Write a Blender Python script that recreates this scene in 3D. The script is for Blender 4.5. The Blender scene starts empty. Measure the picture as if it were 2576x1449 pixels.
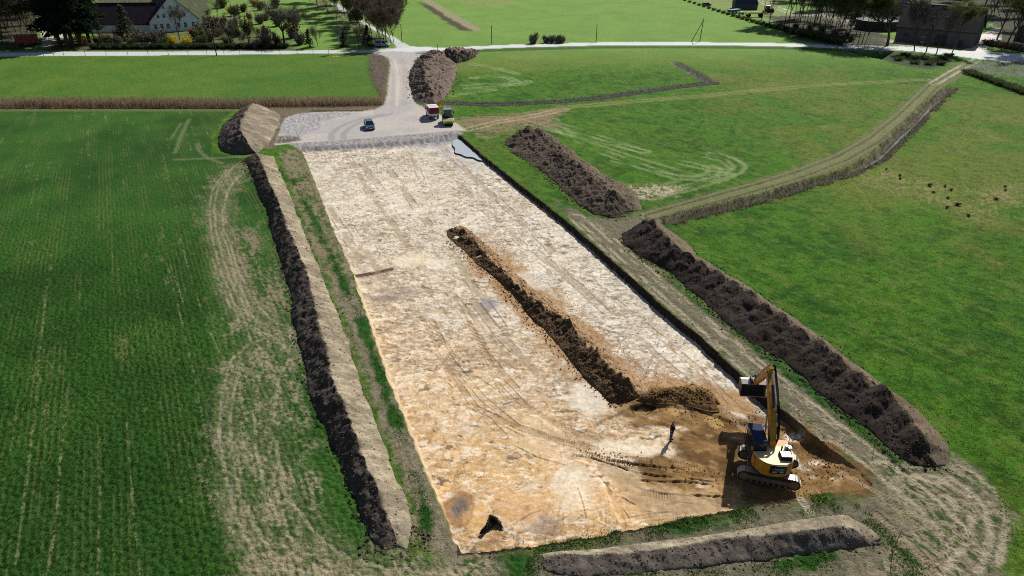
import bpy, math, random
import numpy as np
from mathutils import Vector, Matrix
rnd = random.Random(7); rng = np.random.default_rng(11)
D = bpy.data
scn = bpy.context.scene
COL = scn.collection
# ------------------------------------------------------------------ camera
FO = 1740.8; CXO = 1288.0; CYO = 724.5; H = 36.0
PITCH = math.radians(28.35); SP, CP = math.sin(PITCH), math.cos(PITCH)
cam = D.cameras.new('camera'); camo = D.objects.new('camera', cam); COL.objects.link(camo)
camo.location = (0, 0, H); camo.rotation_euler = (math.pi/2-PITCH, 0, 0)
cam.sensor_width = 36; cam.lens = FO/2576*36; cam.clip_start = 0.5; cam.clip_end = 9000
scn.camera = camo
def G(p, h=0.0):
    """photo position (2576 px wide) -> point in the place, h metres above the meadow"""
    u = (p[0]-CXO)/FO; v = (p[1]-CYO)/FO
    t = (H-h)/(SP+v*CP)
    return (u*t, (CP-v*SP)*t)
def GG(ps, h=0.0): return np.array([G(p, h) for p in ps])
# ------------------------------------------------------------------ colour
K = 1.12
def s2l(c):
    c = np.asarray(c, float)/255.
    return np.where(c <= .04045, c/12.92, ((c+.055)/1.055)**2.4)
def alb(r, g, b): return s2l((r, g, b))/K
# ------------------------------------------------------------------ noise
def _h(ix, iy, seed):
    n = (ix.astype(np.int64)*374761393 + iy.astype(np.int64)*668265263 + seed*1442695041) & 0xffffffff
    n = ((n ^ (n >> 13))*1274126177) & 0xffffffff
    n = (n ^ (n >> 16)) & 0xffff
    return n.astype(np.float32)/65535.
def vn(x, y, seed=0):
    ix = np.floor(x); iy = np.floor(y); fx = (x-ix).astype(np.float32); fy = (y-iy).astype(np.float32)
    fx = fx*fx*(3-2*fx); fy = fy*fy*(3-2*fy)
    a = _h(ix, iy, seed); b = _h(ix+1, iy, seed); c = _h(ix, iy+1, seed); d = _h(ix+1, iy+1, seed)
    return (a+(b-a)*fx)*(1-fy)+(c+(d-c)*fx)*fy
def fbm(x, y, o=4, seed=0, g=.5, lac=2.03):
    s = 0; a = 1; t = 0
    for i in range(o):
        s = s+a*vn(x+i*17.3, y-i*9.1, seed+i*7); t += a; a *= g
        x, y = (x*.8-y*.6)*lac, (x*.6+y*.8)*lac
    return s/t
def sst(a, b, x):
    t = np.clip((x-a)/(b-a), 0, 1); return t*t*(3-2*t)
# ------------------------------------------------------------------ mesh helpers
def setcol(me, rgb, name='Col'):
    a = me.color_attributes.new(name, 'FLOAT_COLOR', 'POINT')
    c = np.ones((len(me.vertices), 4), np.float32); c[:, :3] = rgb
    a.data.foreach_set('color', c.ravel())
def npmesh(name, V, F, smooth=True):
    me = D.meshes.new(name)
    V = np.asarray(V, np.float32); F = np.asarray(F, np.int32)
    me.vertices.add(len(V)); me.vertices.foreach_set('co', V.ravel())
    n = F.shape[1]; me.loops.add(F.size); me.loops.foreach_set('vertex_index', F.ravel())
    me.polygons.add(len(F)); me.polygons.foreach_set('loop_start', np.arange(0, F.size, n, dtype=np.int32))
    me.polygons.foreach_set('loop_total', np.full(len(F), n, np.int32))
    me.polygons.foreach_set('use_smooth', np.full(len(F), smooth))
    me.update(calc_edges=True); return me
def link(name, me, mat=None, parent=None):
    o = D.objects.new(name, me)
    COL.objects.link(o)
    if mat is not None:
        me.materials.clear(); me.materials.append(mat)
    if parent is not None: o.parent = parent
    return o
def tag(o, label=None, cat=None, group=None, kind=None):
    if label: o['label'] = label
    if cat: o['category'] = cat
    if group: o['group'] = group
    if kind: o['kind'] = kind
    return o
def empty(name, loc=(0, 0, 0), rz=0):
    o = D.objects.new(name, None); COL.objects.link(o); o.location = loc; o.rotation_euler = (0, 0, rz)
    o.empty_display_size = .3; return o
# ------------------------------------------------------------------ materials
def nodes(name):
    m = D.materials.new(name); m.use_nodes = True; nt = m.node_tree; nt.nodes.clear()
    out = nt.nodes.new('ShaderNodeOutputMaterial'); b = nt.nodes.new('ShaderNodeBsdfPrincipled')
    nt.links.new(b.outputs[0], out.inputs[0]); return m, nt, b
def noise_n(nt, scale, detail=3, rough=.6, vec=None):
    n = nt.nodes.new('ShaderNodeTexNoise'); n.inputs['Scale'].default_value = scale
    n.inputs['Detail'].default_value = detail; n.inputs['Roughness'].default_value = rough
    if vec is not None: nt.links.new(vec, n.inputs['Vector'])
    return n
def mapr(nt, src, a, b, c, d):
    n = nt.nodes.new('ShaderNodeMapRange'); n.inputs[1].default_value = a; n.inputs[2].default_value = b
    n.inputs[3].default_value = c; n.inputs[4].default_value = d; nt.links.new(src, n.inputs[0]); return n
def mixmul(nt, col, fac):
    n = nt.nodes.new('ShaderNodeVectorMath'); n.operation = 'SCALE'
    nt.links.new(col, n.inputs[0]); nt.links.new(fac, n.inputs['Scale']); return n
def mat_attr(name, var=.25, s1=2.0, s2=11.0, bump=.06, bs=7.0, spec=.1, rough=.95):
    m, nt, b = nodes(name)
    at = nt.nodes.new('ShaderNodeAttribute'); at.attribute_name = 'Col'
    tc = nt.nodes.new('ShaderNodeTexCoord'); V = tc.outputs['Object']
    n1 = noise_n(nt, s1, 5, .65, V); n2 = noise_n(nt, s2, 3, .6, V)
    m1 = mapr(nt, n1.outputs[0], .3, .7, 1-var, 1+var); m2 = mapr(nt, n2.outputs[0], .3, .7, 1-var, 1+var)
    c1 = mixmul(nt, at.outputs['Color'], m1.outputs[0]); c2 = mixmul(nt, c1.outputs[0], m2.outputs[0])
    nt.links.new(c2.outputs[0], b.inputs['Base Color'])
    b.inputs['Roughness'].default_value = rough; b.inputs['Specular IOR Level'].default_value = spec
    nb = noise_n(nt, bs, 5, .7, V); bp = nt.nodes.new('ShaderNodeBump'); bp.inputs['Strength'].default_value = 1
    bp.inputs['Distance'].default_value = bump
    nt.links.new(nb.outputs[0], bp.inputs['Height']); nt.links.new(bp.outputs[0], b.inputs['Normal'])
    return m
_pm = {}
def mat(name, col, rough=.6, metal=0, spec=.3, var=.12, scale=3.0, bump=0, coat=0, trans=0):
    if name in _pm: return _pm[name]
    m, nt, b = nodes(name)
    tc = nt.nodes.new('ShaderNodeTexCoord'); V = tc.outputs['Object']
    n1 = noise_n(nt, scale, 4, .6, V); m1 = mapr(nt, n1.outputs[0], .3, .7, 1-var, 1+var)
    rgb = nt.nodes.new('ShaderNodeRGB'); rgb.outputs[0].default_value = (*[float(x) for x in col], 1)
    c1 = mixmul(nt, rgb.outputs[0], m1.outputs[0]); nt.links.new(c1.outputs[0], b.inputs['Base Color'])
    b.inputs['Roughness'].default_value = rough; b.inputs['Metallic'].default_value = metal
    b.inputs['Specular IOR Level'].default_value = spec; b.inputs['Coat Weight'].default_value = coat
    if bump:
        bp = nt.nodes.new('ShaderNodeBump'); bp.inputs['Distance'].default_value = bump
        nt.links.new(n1.outputs[0], bp.inputs['Height']); nt.links.new(bp.outputs[0], b.inputs['Normal'])
    _pm[name] = m; return m
# ------------------------------------------------------------------ light
SUN_EL = math.radians(42.0); SUNV = np.array([.54, .84]); SUNV /= np.linalg.norm(SUNV)
sd = D.lights.new('sun', 'SUN'); sd.energy = 5.0; sd.angle = math.radians(.5); sd.color = (1, .95, .88)
so = D.objects.new('sun', sd); COL.objects.link(so)
dirv = Vector((SUNV[0]*math.cos(SUN_EL), SUNV[1]*math.cos(SUN_EL), math.sin(SUN_EL)))
so.rotation_euler = dirv.to_track_quat('Z', 'Y').to_euler()
w = D.worlds.new('World'); scn.world = w; w.use_nodes = True
nt = w.node_tree; nt.nodes.clear()
sk = nt.nodes.new('ShaderNodeTexSky'); sk.sky_type = 'NISHITA'; sk.sun_disc = False
sk.sun_elevation = SUN_EL; sk.sun_rotation = math.atan2(SUNV[0], SUNV[1])
bg = nt.nodes.new('ShaderNodeBackground'); bg.inputs[1].default_value = .062
wo = nt.nodes.new('ShaderNodeOutputWorld'); nt.links.new(sk.outputs[0], bg.inputs[0]); nt.links.new(bg.outputs[0], wo.inputs[0])
scn.view_settings.view_transform = 'Standard'; scn.view_settings.look = 'None'
scn.cycles.use_denoising = False; scn.cycles.filter_width = 1.0
scn.view_settings.exposure = 0.18; scn.view_settings.gamma = 1
# ================================================================== GROUND
dv = .00118
vs = np.concatenate([[-.5380, -.535, -.530, -.522, -.51, -.49, -.47, -.452, -.44], np.arange(-.434, .434, dv), np.linspace(.45, .75, 12)])
ss = np.concatenate([[-4, -2.6, -1.8, -1.4, -1.15, -1.0, -.92, -.87, -.84], np.arange(-.82, .8201, dv), [.84, .87, .92, 1.0, 1.15, 1.4, 1.8, 2.6, 4]])
S, Vv = np.meshgrid(ss, vs)
T = H/(SP+Vv*CP); GX = (S*T).ravel(); GY = ((CP-Vv*SP)*T).ravel(); NR, NC = len(vs), len(ss)
NV = NR*NC
PX = (CXO+S*FO).ravel(); PY = (CYO+Vv*FO).ravel()
DEP = T.ravel()
def seg_d(x, y, a, b):
    ax, ay = a; dx, dy = b[0]-ax, b[1]-ay; L = dx*dx+dy*dy+1e-12
    t = np.clip(((x-ax)*dx+(y-ay)*dy)/L, 0, 1)
    ex = x-ax-t*dx; ey = y-ay-t*dy
    return ex*ex+ey*ey, t
def subset(P, pad):
    return np.where((GX > P[:, 0].min()-pad) & (GX < P[:, 0].max()+pad) & (GY > P[:, 1].min()-pad) & (GY < P[:, 1].max()+pad))[0]
def sdpoly(ps, pad=6.0, world=False):
    """signed distance (m) to polygon, negative inside; returns idx, d"""
    P = np.array(ps, float) if world else GG(ps)
    I = subset(P, pad); x = GX[I]; y = GY[I]; d = np.full(len(I), 1e9); ins = np.zeros(len(I), bool)
    n = len(P)
    for i in range(n):
        a = P[i]; b = P[(i+1) % n]
        q, _ = seg_d(x, y, a, b); d = np.minimum(d, q)
        if a[1] != b[1]:
            c = ((a[1] > y) != (b[1] > y)) & (x < (b[0]-a[0])*(y-a[1])/(b[1]-a[1])+a[0]); ins ^= c
    d = np.sqrt(d); return I, np.where(ins, -d, d)
def dline(ps, pad=4.0, world=False):
    """distance to polyline, arc length s, signed side"""
    P = np.array(ps, float) if world else GG(ps)
    I = subset(P, pad); x = GX[I]; y = GY[I]; d = np.full(len(I), 1e9); s = np.zeros(len(I)); sg = np.zeros(len(I)); acc = 0
    for i in range(len(P)-1):
        a, b = P[i], P[i+1]; L = math.hypot(*(b-a)); q, t = seg_d(x, y, a, b); m = q < d
        d = np.where(m, q, d); s = np.where(m, acc+t*L, s)
        cr = (b[0]-a[0])*(y-a[1])-(b[1]-a[1])*(x-a[0]); sg = np.where(m, cr/L, sg); acc += L
    d = np.sqrt(d); return I, d, s, np.where(sg > 0, d, -d)
Cc = np.zeros((NV, 3), np.float32); Z = np.zeros(NV, np.float32); CLS = np.zeros(NV, np.int8); BM = np.ones(NV, np.float32)
def lay(I, m, c):
    m = np.asarray(m)[:, None]; Cc[I] = Cc[I]*(1-m)+np.asarray(c, np.float32)*m
def mix(a, b, t):
    t = np.asarray(t)[:, None]; return np.asarray(a)*(1-t)+np.asarray(b)*t
nf = lambda s, o=4, seed=0: fbm(GX*s, GY*s, o, seed)
N1 = nf(.035, 4, 1); N2 = nf(.16, 4, 2); N3 = nf(.7, 4, 3); N4 = nf(2.6, 3, 4); N5 = vn(GX*7., GY*7., 5)
# --- meadow base (spring grass, yellowish where thin)
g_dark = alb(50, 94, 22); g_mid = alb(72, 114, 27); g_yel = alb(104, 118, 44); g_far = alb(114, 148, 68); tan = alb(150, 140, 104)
base = mix(g_mid, g_dark, sst(.42, .66, N3*.5+N2*.5)); base = mix(base, g_yel, sst(.46, .66, N1*.6+N2*.4)*.75)
base = mix(base, tan, sst(.60, .74, N1*.35+N2*.35+N3*.3)*.25)
# mower / slope grain of the right meadow: streaks running with the slope
ang = GX*.80+GY*.60; st = fbm(ang*1.6, (-GX*.6+GY*.8)*.35, 3, 31)
spk = sst(.52, .30, fbm(GX*1.1+GY*.3, GY*1.5-GX*.3, 3, 33, .7))*sst(300, 120, DEP); base = base*(.86+.3*st[:, None])*(1-.34*spk[:, None])*(.80+.40*vn(GX*6.1, GY*4.3, 37)[:, None]); base = mix(base, np.array(alb(104, 124, 50))*(.8+.4*N3[:, None]), sst(.55, .72, fbm(ang*1.1, (-GX*.6+GY*.8)*.5, 4, 35, .6))*.55)  # spk: dark speckles painted as shadow between the grass tufts
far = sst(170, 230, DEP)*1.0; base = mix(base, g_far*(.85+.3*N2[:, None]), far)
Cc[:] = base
# upper left meadow
I, d = sdpoly([(-300, 146), (500, 138), (930, 134), (938, 175), (955, 250), (-300, 262)], 8)
lay(I, sst(.5, -.5, d), mix(alb(68, 108, 38), alb(92, 120, 42), sst(.30, .75, N1[I]*.4+N2[I]*.4+N3[I]*.2))*(.74+.3*N4[I][:, None]+.22*N5[I][:, None]))
# --- cereal field left, sown in rows
rdir = np.array([-.464, .886]); cu = GX*rdir[1]-GY*rdir[0]
I, d = sdpoly([(-900, 272), (595, 272), (560, 300), (530, 345), (535, 385), (620, 400), (700, 600), (800, 1000), (1000, 1400), (1300, 1420), (1400, 1800), (-1600, 1800)], 3)
cropm = np.zeros(NV, np.float32); cropm[I] = sst(.4, -.4, d)
crop_dir_v = GX*rdir[0]+GY*rdir[1]
def worley(u, v_, seed):
    iu = np.floor(u); iv = np.floor(v_); best = np.full(len(u), 9., np.float32)
    for a in (-1, 0, 1):
        for b in (-1, 0, 1):
            cu_ = iu+a; cv_ = iv+b; px_ = cu_+_h(cu_, cv_, seed); py_ = cv_+_h(cu_, cv_, seed+3)
            best = np.minimum(best, (px_-u)**2+(py_-v_)**2)
    return np.sqrt(best)
row = .5+.5*np.sin(cu[I]*2*math.pi/.46+1.5*vn(cu[I]*.6, crop_dir_v[I]*.25, 9))
wl_ = worley(cu[I]/.44, crop_dir_v[I]/.46, 12); tuft = np.clip(1.05-wl_*1.15, 0, 1)*.75+.25*fbm(cu[I]/.2, crop_dir_v[I]/.2, 2, 13); tuft = tuft*sst(150, 60, DEP[I])+.5*sst(60, 150, DEP[I])
cc = mix(alb(42, 78, 26), alb(58, 98, 34), sst(.3, .7, N2[I]*.6+N1[I]*.4)); cc = cc*(.72+.5*tuft[:, None])
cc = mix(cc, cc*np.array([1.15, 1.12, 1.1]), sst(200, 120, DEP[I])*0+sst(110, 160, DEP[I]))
strk = fbm(cu[I]/.42, crop_dir_v[I]*.06, 3, 15); gap = sst(.63, .74, strk*.7+vn(cu[I]*1.2, crop_dir_v[I]*.9, 16)*.3)*sst(.35, .55, N2[I]*.5+N3[I]*.5)
cc = mix(cc, alb(128, 126, 84), gap*.7*sst(.35, .7, vn(cu[I]*9, crop_dir_v[I]*5, 17)))
cc = mix(cc, alb(112, 116, 66), sst(.62, .8, row)*sst(.5, .75, vn(cu[I]*.9, crop_dir_v[I]*.12, 19))*.45*(.4+.6*N5[I]))
lay(I, sst(.4, -.4, d), cc); Z[I] += cropm[I]*((.20*(tuft-.5))*sst(.9, .2, gap)+.02*row)
# light farm-vehicle lines in the cereal field
for k, ps in enumerate([[(40, 1420), (70, 1180), (95, 950), (118, 720)], [(118, 1449), (140, 1330), (152, 1150), (170, 980)], [(352, 1449), (338, 1300), (326, 1150), (318, 1050)],
                        [(520, 1100), (490, 950), (455, 800), (420, 660)], [(245, 1449), (250, 1300), (254, 1200)], [(450, 590), (480, 700), (520, 820), (570, 920)], [(404, 560), (420, 640), (460, 760)]]):
    I, d, s, sg = dline(ps, 1.5)
    m = sst(.13, .02, d+.22*(N4[I]-.5))*sst(.34, .62, vn(s*1.1, s*0, 40+k)*.5+vn(GX[I]*5, GY[I]*5, 41)*.5)
    lay(I, m*.7, alb(138, 140, 96))
# thin grassy lane and light band crossing near the heap
for ps, wd in (([(440, 402), (560, 397), (640, 392)], .7), ([(496, 362), (500, 378), (520, 396), (560, 412)], .55), ([(475, 300), (455, 345), (440, 385)], .6), ([(455, 310), (430, 350)], .4)):
    I, d, s, sg = dline(ps, 3); lay(I, sst(wd, wd*.3, d+.5*(N4[I]-.5))*.55, alb(122, 128, 92))
ROAD_LATER = []
# --- patchy soil helper
def patchy(ps, cov, c_soil, c_grass=None, w=1.5, seed=0, pad=4, stretch=None, bz=.05, world=False):
    I, d = sdpoly(ps, pad+w, world)
    e = sst(w, -w, d+(N3[I]-.5)*3*w)
    if stretch is None: n = N3[I]*.45+N4[I]*.3+N2[I]*.25
    else:
        a, b, ang = stretch; ca, sa = math.cos(ang), math.sin(ang)
        n = fbm((GX[I]*ca+GY[I]*sa)/a, (-GX[I]*sa+GY[I]*ca)/b, 3, 60+seed)*.65+N2[I]*.2+N4[I]*.15
    n = n*.62+.38*(vn(GX[I]*3.4, GY[I]*3.4, 61+seed)*.55+vn(GX[I]*9, GY[I]*9, 62+seed)*.45)
    t = sst(-.085, .085, n-(.5-(cov-.5)*.34))
    soil = np.asarray(c_soil)*(.72+.36*N4[I][:, None]+.2*N5[I][:, None])
    cw = e*t
    if c_grass is not None: lay(I, e*(1-t), np.asarray(c_grass)*(.6+.8*N4[I][:, None]))
    lay(I, cw, soil); Z[I] += cw*bz*(N4[I]-.5)
    return I, e
soilg = alb(134, 124, 100); soilt = alb(146, 140, 112); soilb = alb(112, 100, 82); gpat = alb(58, 92, 36)
# machine turning ground left of the long heap
patchy([(612, 408), (570, 418), (535, 445), (514, 490), (511, 540), (525, 600), (545, 680), (570, 760), (640, 815), (700, 830), (745, 800), (735, 740), (700, 690), (655, 600), (590, 560), (592, 500), (625, 440)], .46, soilg, gpat, 1.6, 1, stretch=(.5, 3.5, .48))
patchy([(590, 740), (660, 800), (740, 815), (760, 900), (775, 1000), (770, 1080), (775, 1180), (800, 1290), (850, 1360), (920, 1405), (980, 1400), (1040, 1370), (1150, 1395), (1300, 1400), (1400, 1700), (560, 1700), (640, 1449), (590, 1350), (556, 1230), (543, 1110), (548, 1000), (556, 900), (556, 820)], .40, soilt, gpat*.95, 1.8, 2, stretch=(.45, 2.4, .48))
patchy([(600, 1340), (760, 1380), (960, 1420), (1240, 1400), (1300, 1460), (1300, 1700), (600, 1700)], .62, alb(160, 148, 120), gpat, 1.2, 3)
for k, ps in enumerate([[(600, 412), (560, 440), (534, 480), (527, 530), (536, 600), (556, 680), (585, 750), (625, 815), (690, 850)], [(585, 425), (552, 462), (540, 510), (544, 580), (566, 660), (596, 735), (640, 800), (710, 835)],
        [(615, 430), (580, 470), (566, 520), (572, 590), (600, 680), (640, 760), (700, 815)], [(600, 440), (573, 480), (560, 530), (566, 600), (592, 690), (628, 770)],
        [(700, 838), (630, 862), (582, 905), (560, 980), (553, 1080), (566, 1190), (600, 1310), (650, 1400), (700, 1449)], [(700, 855), (645, 880), (604, 930), (584, 1010), (580, 1100), (596, 1200), (640, 1320), (700, 1410), (740, 1449)],
        [(720, 870), (676, 905), (650, 960), (640, 1040), (646, 1140), (675, 1250), (730, 1350), (800, 1420), (840, 1449)], [(730, 900), (700, 960), (690, 1050), (700, 1150), (730, 1250), (790, 1340), (870, 1400), (960, 1425)],
        [(640, 830), (600, 800), (560, 735), (535, 650)]]):
    I, d, s, sg = dline(ps, 3); m = sst(.22, .05, np.abs(d)+(N4[I]-.5)*.25)*sst(.25, .5, vn(s*.8, s*0, 400+k)*.6+N5[I]*.4); lay(I, m*.5, alb(176, 166, 138)); Z[I] -= m*.05
    m = sst(1.5, .5, d+(N3[I]-.5)*1.2); lay(I, m*.15, alb(136, 130, 100))
# bare strip between long heap and cut, and the rest round the cut
patchy([(700, 378), (757, 374), (790, 450), (838, 560), (892, 680), (930, 790), (985, 940), (1040, 1090), (1090, 1220), (1155, 1395), (1080, 1380), (1035, 1330), (1010, 1220), (955, 1080), (900, 930), (862, 800), (820, 700), (770, 590), (735, 480)], .60, alb(136, 124, 100), alb(66, 92, 42), .5, 4, stretch=(.7, 1.4, .48))
I, d, s, sg = dline([(868, 700), (925, 840), (985, 1000), (1050, 1150), (1105, 1290), (1150, 1390)], 3)
lay(I, sst(1.3, .2, np.abs(sg+.5)+(N3[I]-.5)*.8)*.75, alb(134, 124, 106)*(.8+.4*N4[I][:, None]))
for ps in ([(735, 450), (800, 570), (840, 660), (905, 800), (960, 950), (1010, 1100), (1060, 1240), (1075, 1330)],):
    I, d, s, sg = dline(ps, 3); lay(I, sst(.75, .1, d+(N3[I]-.5)*1.4)*sst(.42, .54, vn(s*.16, s*0, 77)), alb(44, 84, 30)*(.55+.9*N4[I][:, None])); Z[I] += sst(.7, .2, d)*.08*(N4[I]-.3)
# right strip
patchy([(1400, 505), (1480, 545), (1540, 552), (1590, 545), (1640, 528), (1690, 545), (1660, 570), (1610, 640), (1700, 710), (1780, 780), (1935, 895), (2060, 1000), (2190, 1105), (2310, 1190), (2400, 1160), (2460, 1190), (2510, 1260), (2530, 1340), (2515, 1500), (2300, 1700), (1200, 1700), (1250, 1395), (1600, 1335), (1900, 1270), (2195, 1235), (2150, 1160), (1990, 1040), (1860, 925), (1680, 770), (1500, 620)], 1.0, alb(116, 110, 90), alb(96, 100, 66), 1.0, 5, stretch=(.7, 2.6, .48), bz=.08)
for k, ps in enumerate([[(2330, 1185), (2420, 1190), (2475, 1240), (2490, 1310), (2470, 1390), (2420, 1449)], [(2330, 1215), (2400, 1225), (2440, 1270), (2450, 1330), (2425, 1400), (2380, 1449)], [(2230, 1180), (2330, 1260), (2400, 1330), (2440, 1420)], [(1480, 560), (1620, 680), (1780, 820), (1940, 950), (2100, 1080), (2230, 1180)], [(1450, 545), (1600, 680), (1760, 815), (1920, 950), (2090, 1090)]]):
    ROAD_LATER.append((k, ps))
patchy([(2160, 1110), (2330, 1190), (2410, 1165), (2470, 1210), (2515, 1300), (2500, 1400), (2440, 1500), (2250, 1600), (2100, 1449), (2250, 1400), (2270, 1330), (2230, 1260)], .60, alb(150, 138, 114), alb(64, 88, 42), 1.2, 6, stretch=(.32, 2.6, .48))
for ps, wd in (([(1566, 612), (1660, 690), (1780, 783), (1925, 893), (2060, 1000), (2190, 1105), (2290, 1190)], .45), ([(1250, 1410), (1370, 1380), (1500, 1352), (1640, 1330), (1760, 1310), (1900, 1283)], 1.0), ([(1990, 1262), (2080, 1250)], 1.4),
               ([(2090, 1262), (2160, 1290), (2260, 1380), (2330, 1480)], .8), ([(2280, 1190), (2300, 1250)], .35), ([(2240, 1330), (2210, 1390), (2180, 1410)], 1.0), ([(1500, 1449), (1700, 1449), (1900, 1437), (2100, 1400)], .8)):
    I, d, s, sg = dline(ps, 4); m = sst(wd, wd*.2, d+(N3[I]-.5)*1.8)*sst(.40, .52, vn(s*.22+3, s*0, 78)*.7+N3[I]*.3)
    lay(I, m, alb(50, 88, 32)*(.5+1.0*N4[I][:, None])); Z[I] += m*.10*(N4[I]-.2)
I, d = sdpoly([(1252, 1388), (1330, 1370), (1345, 1400), (1330, 1500), (1270, 1460)], 3)
m = sst(.5, -.4, d+(N3[I]-.5)*1.6); lay(I, m, alb(44, 84, 30)*(.5+1.0*N4[I][:, None])); Z[I] += m*.1*(N4[I]-.2)
for k, ps in ROAD_LATER:
    I, d, s, sg = dline(ps, 4)
    for off in (-.95, .95):
        m = sst(.40, .1, np.abs(sg-off)+(N4[I]-.5)*.3)*sst(.25, .55, vn(s*.6, s*0+off, 420+k)*.6+N5[I]*.4); lay(I, m*.8, alb(176, 164, 138)); Z[I] -= m*.09
# ---- right meadow: tyre marks and paths
def wheel(ps, off, wd, col, k, seed=0, dz=0, br=.4):
    I, d, s, sg = dline(ps, abs(off)+wd+2)
    m = sst(wd, wd*.3, np.abs(np.abs(sg)-off)+(N4[I]-.5)*wd)*(1-br+br*sst(.3, .6, vn(s*.3, s*0, seed)*.6+N3[I]*.4))
    lay(I, m*k, col); Z[I] += m*dz
lt = alb(166, 162, 118)
P_track = [(2440, 158), (2395, 188), (2350, 215), (2275, 290), (2200, 352), (2120, 397), (2030, 432), (1950, 458), (1800, 500), (1700, 528), (1640, 545)]
I, d, s, sg = dline(P_track, 6); lay(I, sst(2.9, 1.6, d+(N3[I]-.5)*1.5)*.75, alb(128, 128, 90)*(.8+.4*N3[I][:, None]))
wheel(P_track, .95, .34, alb(84, 78, 60), .85, 3, -.12, .2); wheel(P_track, 2.0, .3, alb(92, 88, 64), .6, 4, -.08)
wheel([(2460, 150), (2400, 180), (2350, 210)], .95, .5, alb(186, 180, 160), .9, 5)
P2 = [(2330, 200), (2200, 207), (2060, 214), (1900, 228), (1750, 243), (1600, 254), (1450, 268), (1330, 285)]
wheel(P2, .9, .5, alb(150, 150, 96), .75, 6); I, d, s, sg = dline(P2, 5); lay(I, sst(2.4, .5, d+(N3[I]-.5)*2)*.3, alb(128, 130, 76))
arcs = [[(1360, 300), (1450, 325), (1560, 362), (1680, 400), (1790, 425), (1850, 432), (1862, 418), (1840, 400), (1790, 388)], [(1370, 320), (1480, 355), (1600, 395), (1700, 425), (1760, 440), (1822, 440), (1840, 425), (1815, 405), (1770, 395)],
        [(1380, 310), (1500, 375), (1620, 420), (1700, 445), (1750, 448), (1790, 440), (1800, 425), (1770, 410)], [(1620, 490), (1700, 478), (1790, 455), (1850, 438)], [(1600, 478), (1690, 465), (1760, 450)], [(1640, 500), (1740, 478), (1830, 450), (1872, 430), (1868, 408), (1800, 380)],
        [(1390, 300), (1420, 330), (1500, 352), (1620, 380)], [(1540, 405), (1600, 420), (1700, 440)]]
for k, a in enumerate(arcs): wheel(a, .0 if k % 2 else .9, .62, alb(148, 162, 112), .5, 10+k, -.04, .9)
for a in ([(1170, 215), (1220, 210), (1275, 212), (1300, 206), (1280, 196), (1230, 190), (1190, 196)], [(1180, 222), (1250, 218), (1310, 212), (1330, 205)], [(1185, 160), (1240, 170), (1300, 185)], [(1140, 240), (1190, 233), (1240, 226)]): wheel(a, .7, .7, alb(150, 170, 120), .55, 20, 0, .6)
# muddy sand at end of the field track
patchy([(1560, 470), (1640, 462), (1720, 470), (1700, 490), (1620, 505), (1585, 500)], .5, alb(190, 178, 150), alb(92, 104, 60), 1.0, 7)
# brown lane from the pad to the right
patchy([(1135, 305), (1200, 292), (1300, 287), (1420, 268), (1420, 285), (1380, 300), (1400, 318), (1300, 325), (1230, 345), (1200, 350), (1172, 330)], .66, alb(138, 122, 92), alb(74, 96, 44), 1.6, 8, stretch=(3, .8, .2))
wheel([(1180, 325), (1260, 305), (1340, 292), (1420, 275)], .9, .5, alb(188, 168, 138), .7, 30); wheel([(1150, 300), (1220, 296), (1300, 300), (1400, 330)], .9, .4, alb(170, 152, 120), .5, 31)
patchy([(1060, 250), (1130, 262), (1140, 272), (1120, 272), (1080, 272), (1060, 265)], .7, alb(128, 112, 92), alb(72, 96, 44), 1.2, 9)
# olive, thin patches right side
for ps in ([(2100, 420), (2250, 430), (2400, 470), (2600, 460), (2620, 520), (2480, 560), (2380, 530), (2250, 490), (2150, 455)],): patchy(ps, .36, alb(140, 132, 88), None, 3, 10)
patchy([(1080, -20), (1240, -20), (1300, 10), (1200, 20)], .5, alb(140, 140, 84), None, 4, 12)
# bare field path top centre
I, d, s, sg = dline([(1050, -8), (1100, 22), (1140, 48), (1185, 74)], 8); lay(I, sst(3.0, 1.2, np.abs(sg-1.5)+(N2[I]-.5)*2), alb(150, 142, 112)); lay(I, sst(2.6, .8, np.abs(sg+2.5)+(N2[I]-.5)*3)*sst(15, 40, s), alb(84, 74, 62))
# ---- ditches
def ditch(ps, wd, dep, cb, cs, k=1, sh=.5):
    I, d, s, sg = dline(ps, wd+3)
    q = d+(N3[I]-.5)*wd*.7
    lay(I, sst(wd, wd*.55, q)*k, np.asarray(cs)*(.55+.9*N4[I][:, None])); lay(I, sst(wd*.5, wd*.2, q), np.asarray(cb)*(.6+.8*N4[I][:, None]))
    Z[I] -= dep*sst(wd*.95, wd*.2, d)
P_ditch = [(2390, 222), (2335, 272), (2285, 322), (2250, 355), (2205, 398), (2140, 432), (2050, 458), (1950, 488), (1850, 514), (1750, 538), (1680, 556)]
ditch(P_ditch, 1.5, .8, alb(70, 64, 52), alb(118, 114, 88))
P_tr = [(1085, 257), (1200, 262), (1290, 261), (1400, 256), (1500, 247), (1600, 233), (1700, 219), (1790, 208)]
ditch(P_tr, 1.7, .5, alb(74, 74, 76), alb(112, 112, 106)); ditch([(1795, 210), (1750, 184), (1702, 158)], 1.9, .9, alb(86, 86, 84), alb(120, 116, 106))
I, d, s, sg = dline([(-400, 272), (300, 272.5), (598, 272)], 4); lay(I, sst(.9, .3, np.abs(sg-.3)), alb(24, 30, 16)); Z[I] -= .4*sst(.8, .2, d)
lay(I, sst(1.6, .6, np.abs(sg+1.6)+(N3[I]-.5))*.6, alb(118, 116, 76)); 
# reed strip ground
I, d, s, sg = dline([(-400, 262), (300, 263), (700, 262), (960, 260)], 5); lay(I, sst(3.6, 2.4, d+(N3[I]-.5)*2), alb(92, 80, 56)*(.6+.6*N4[I][:, None]))
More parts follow.
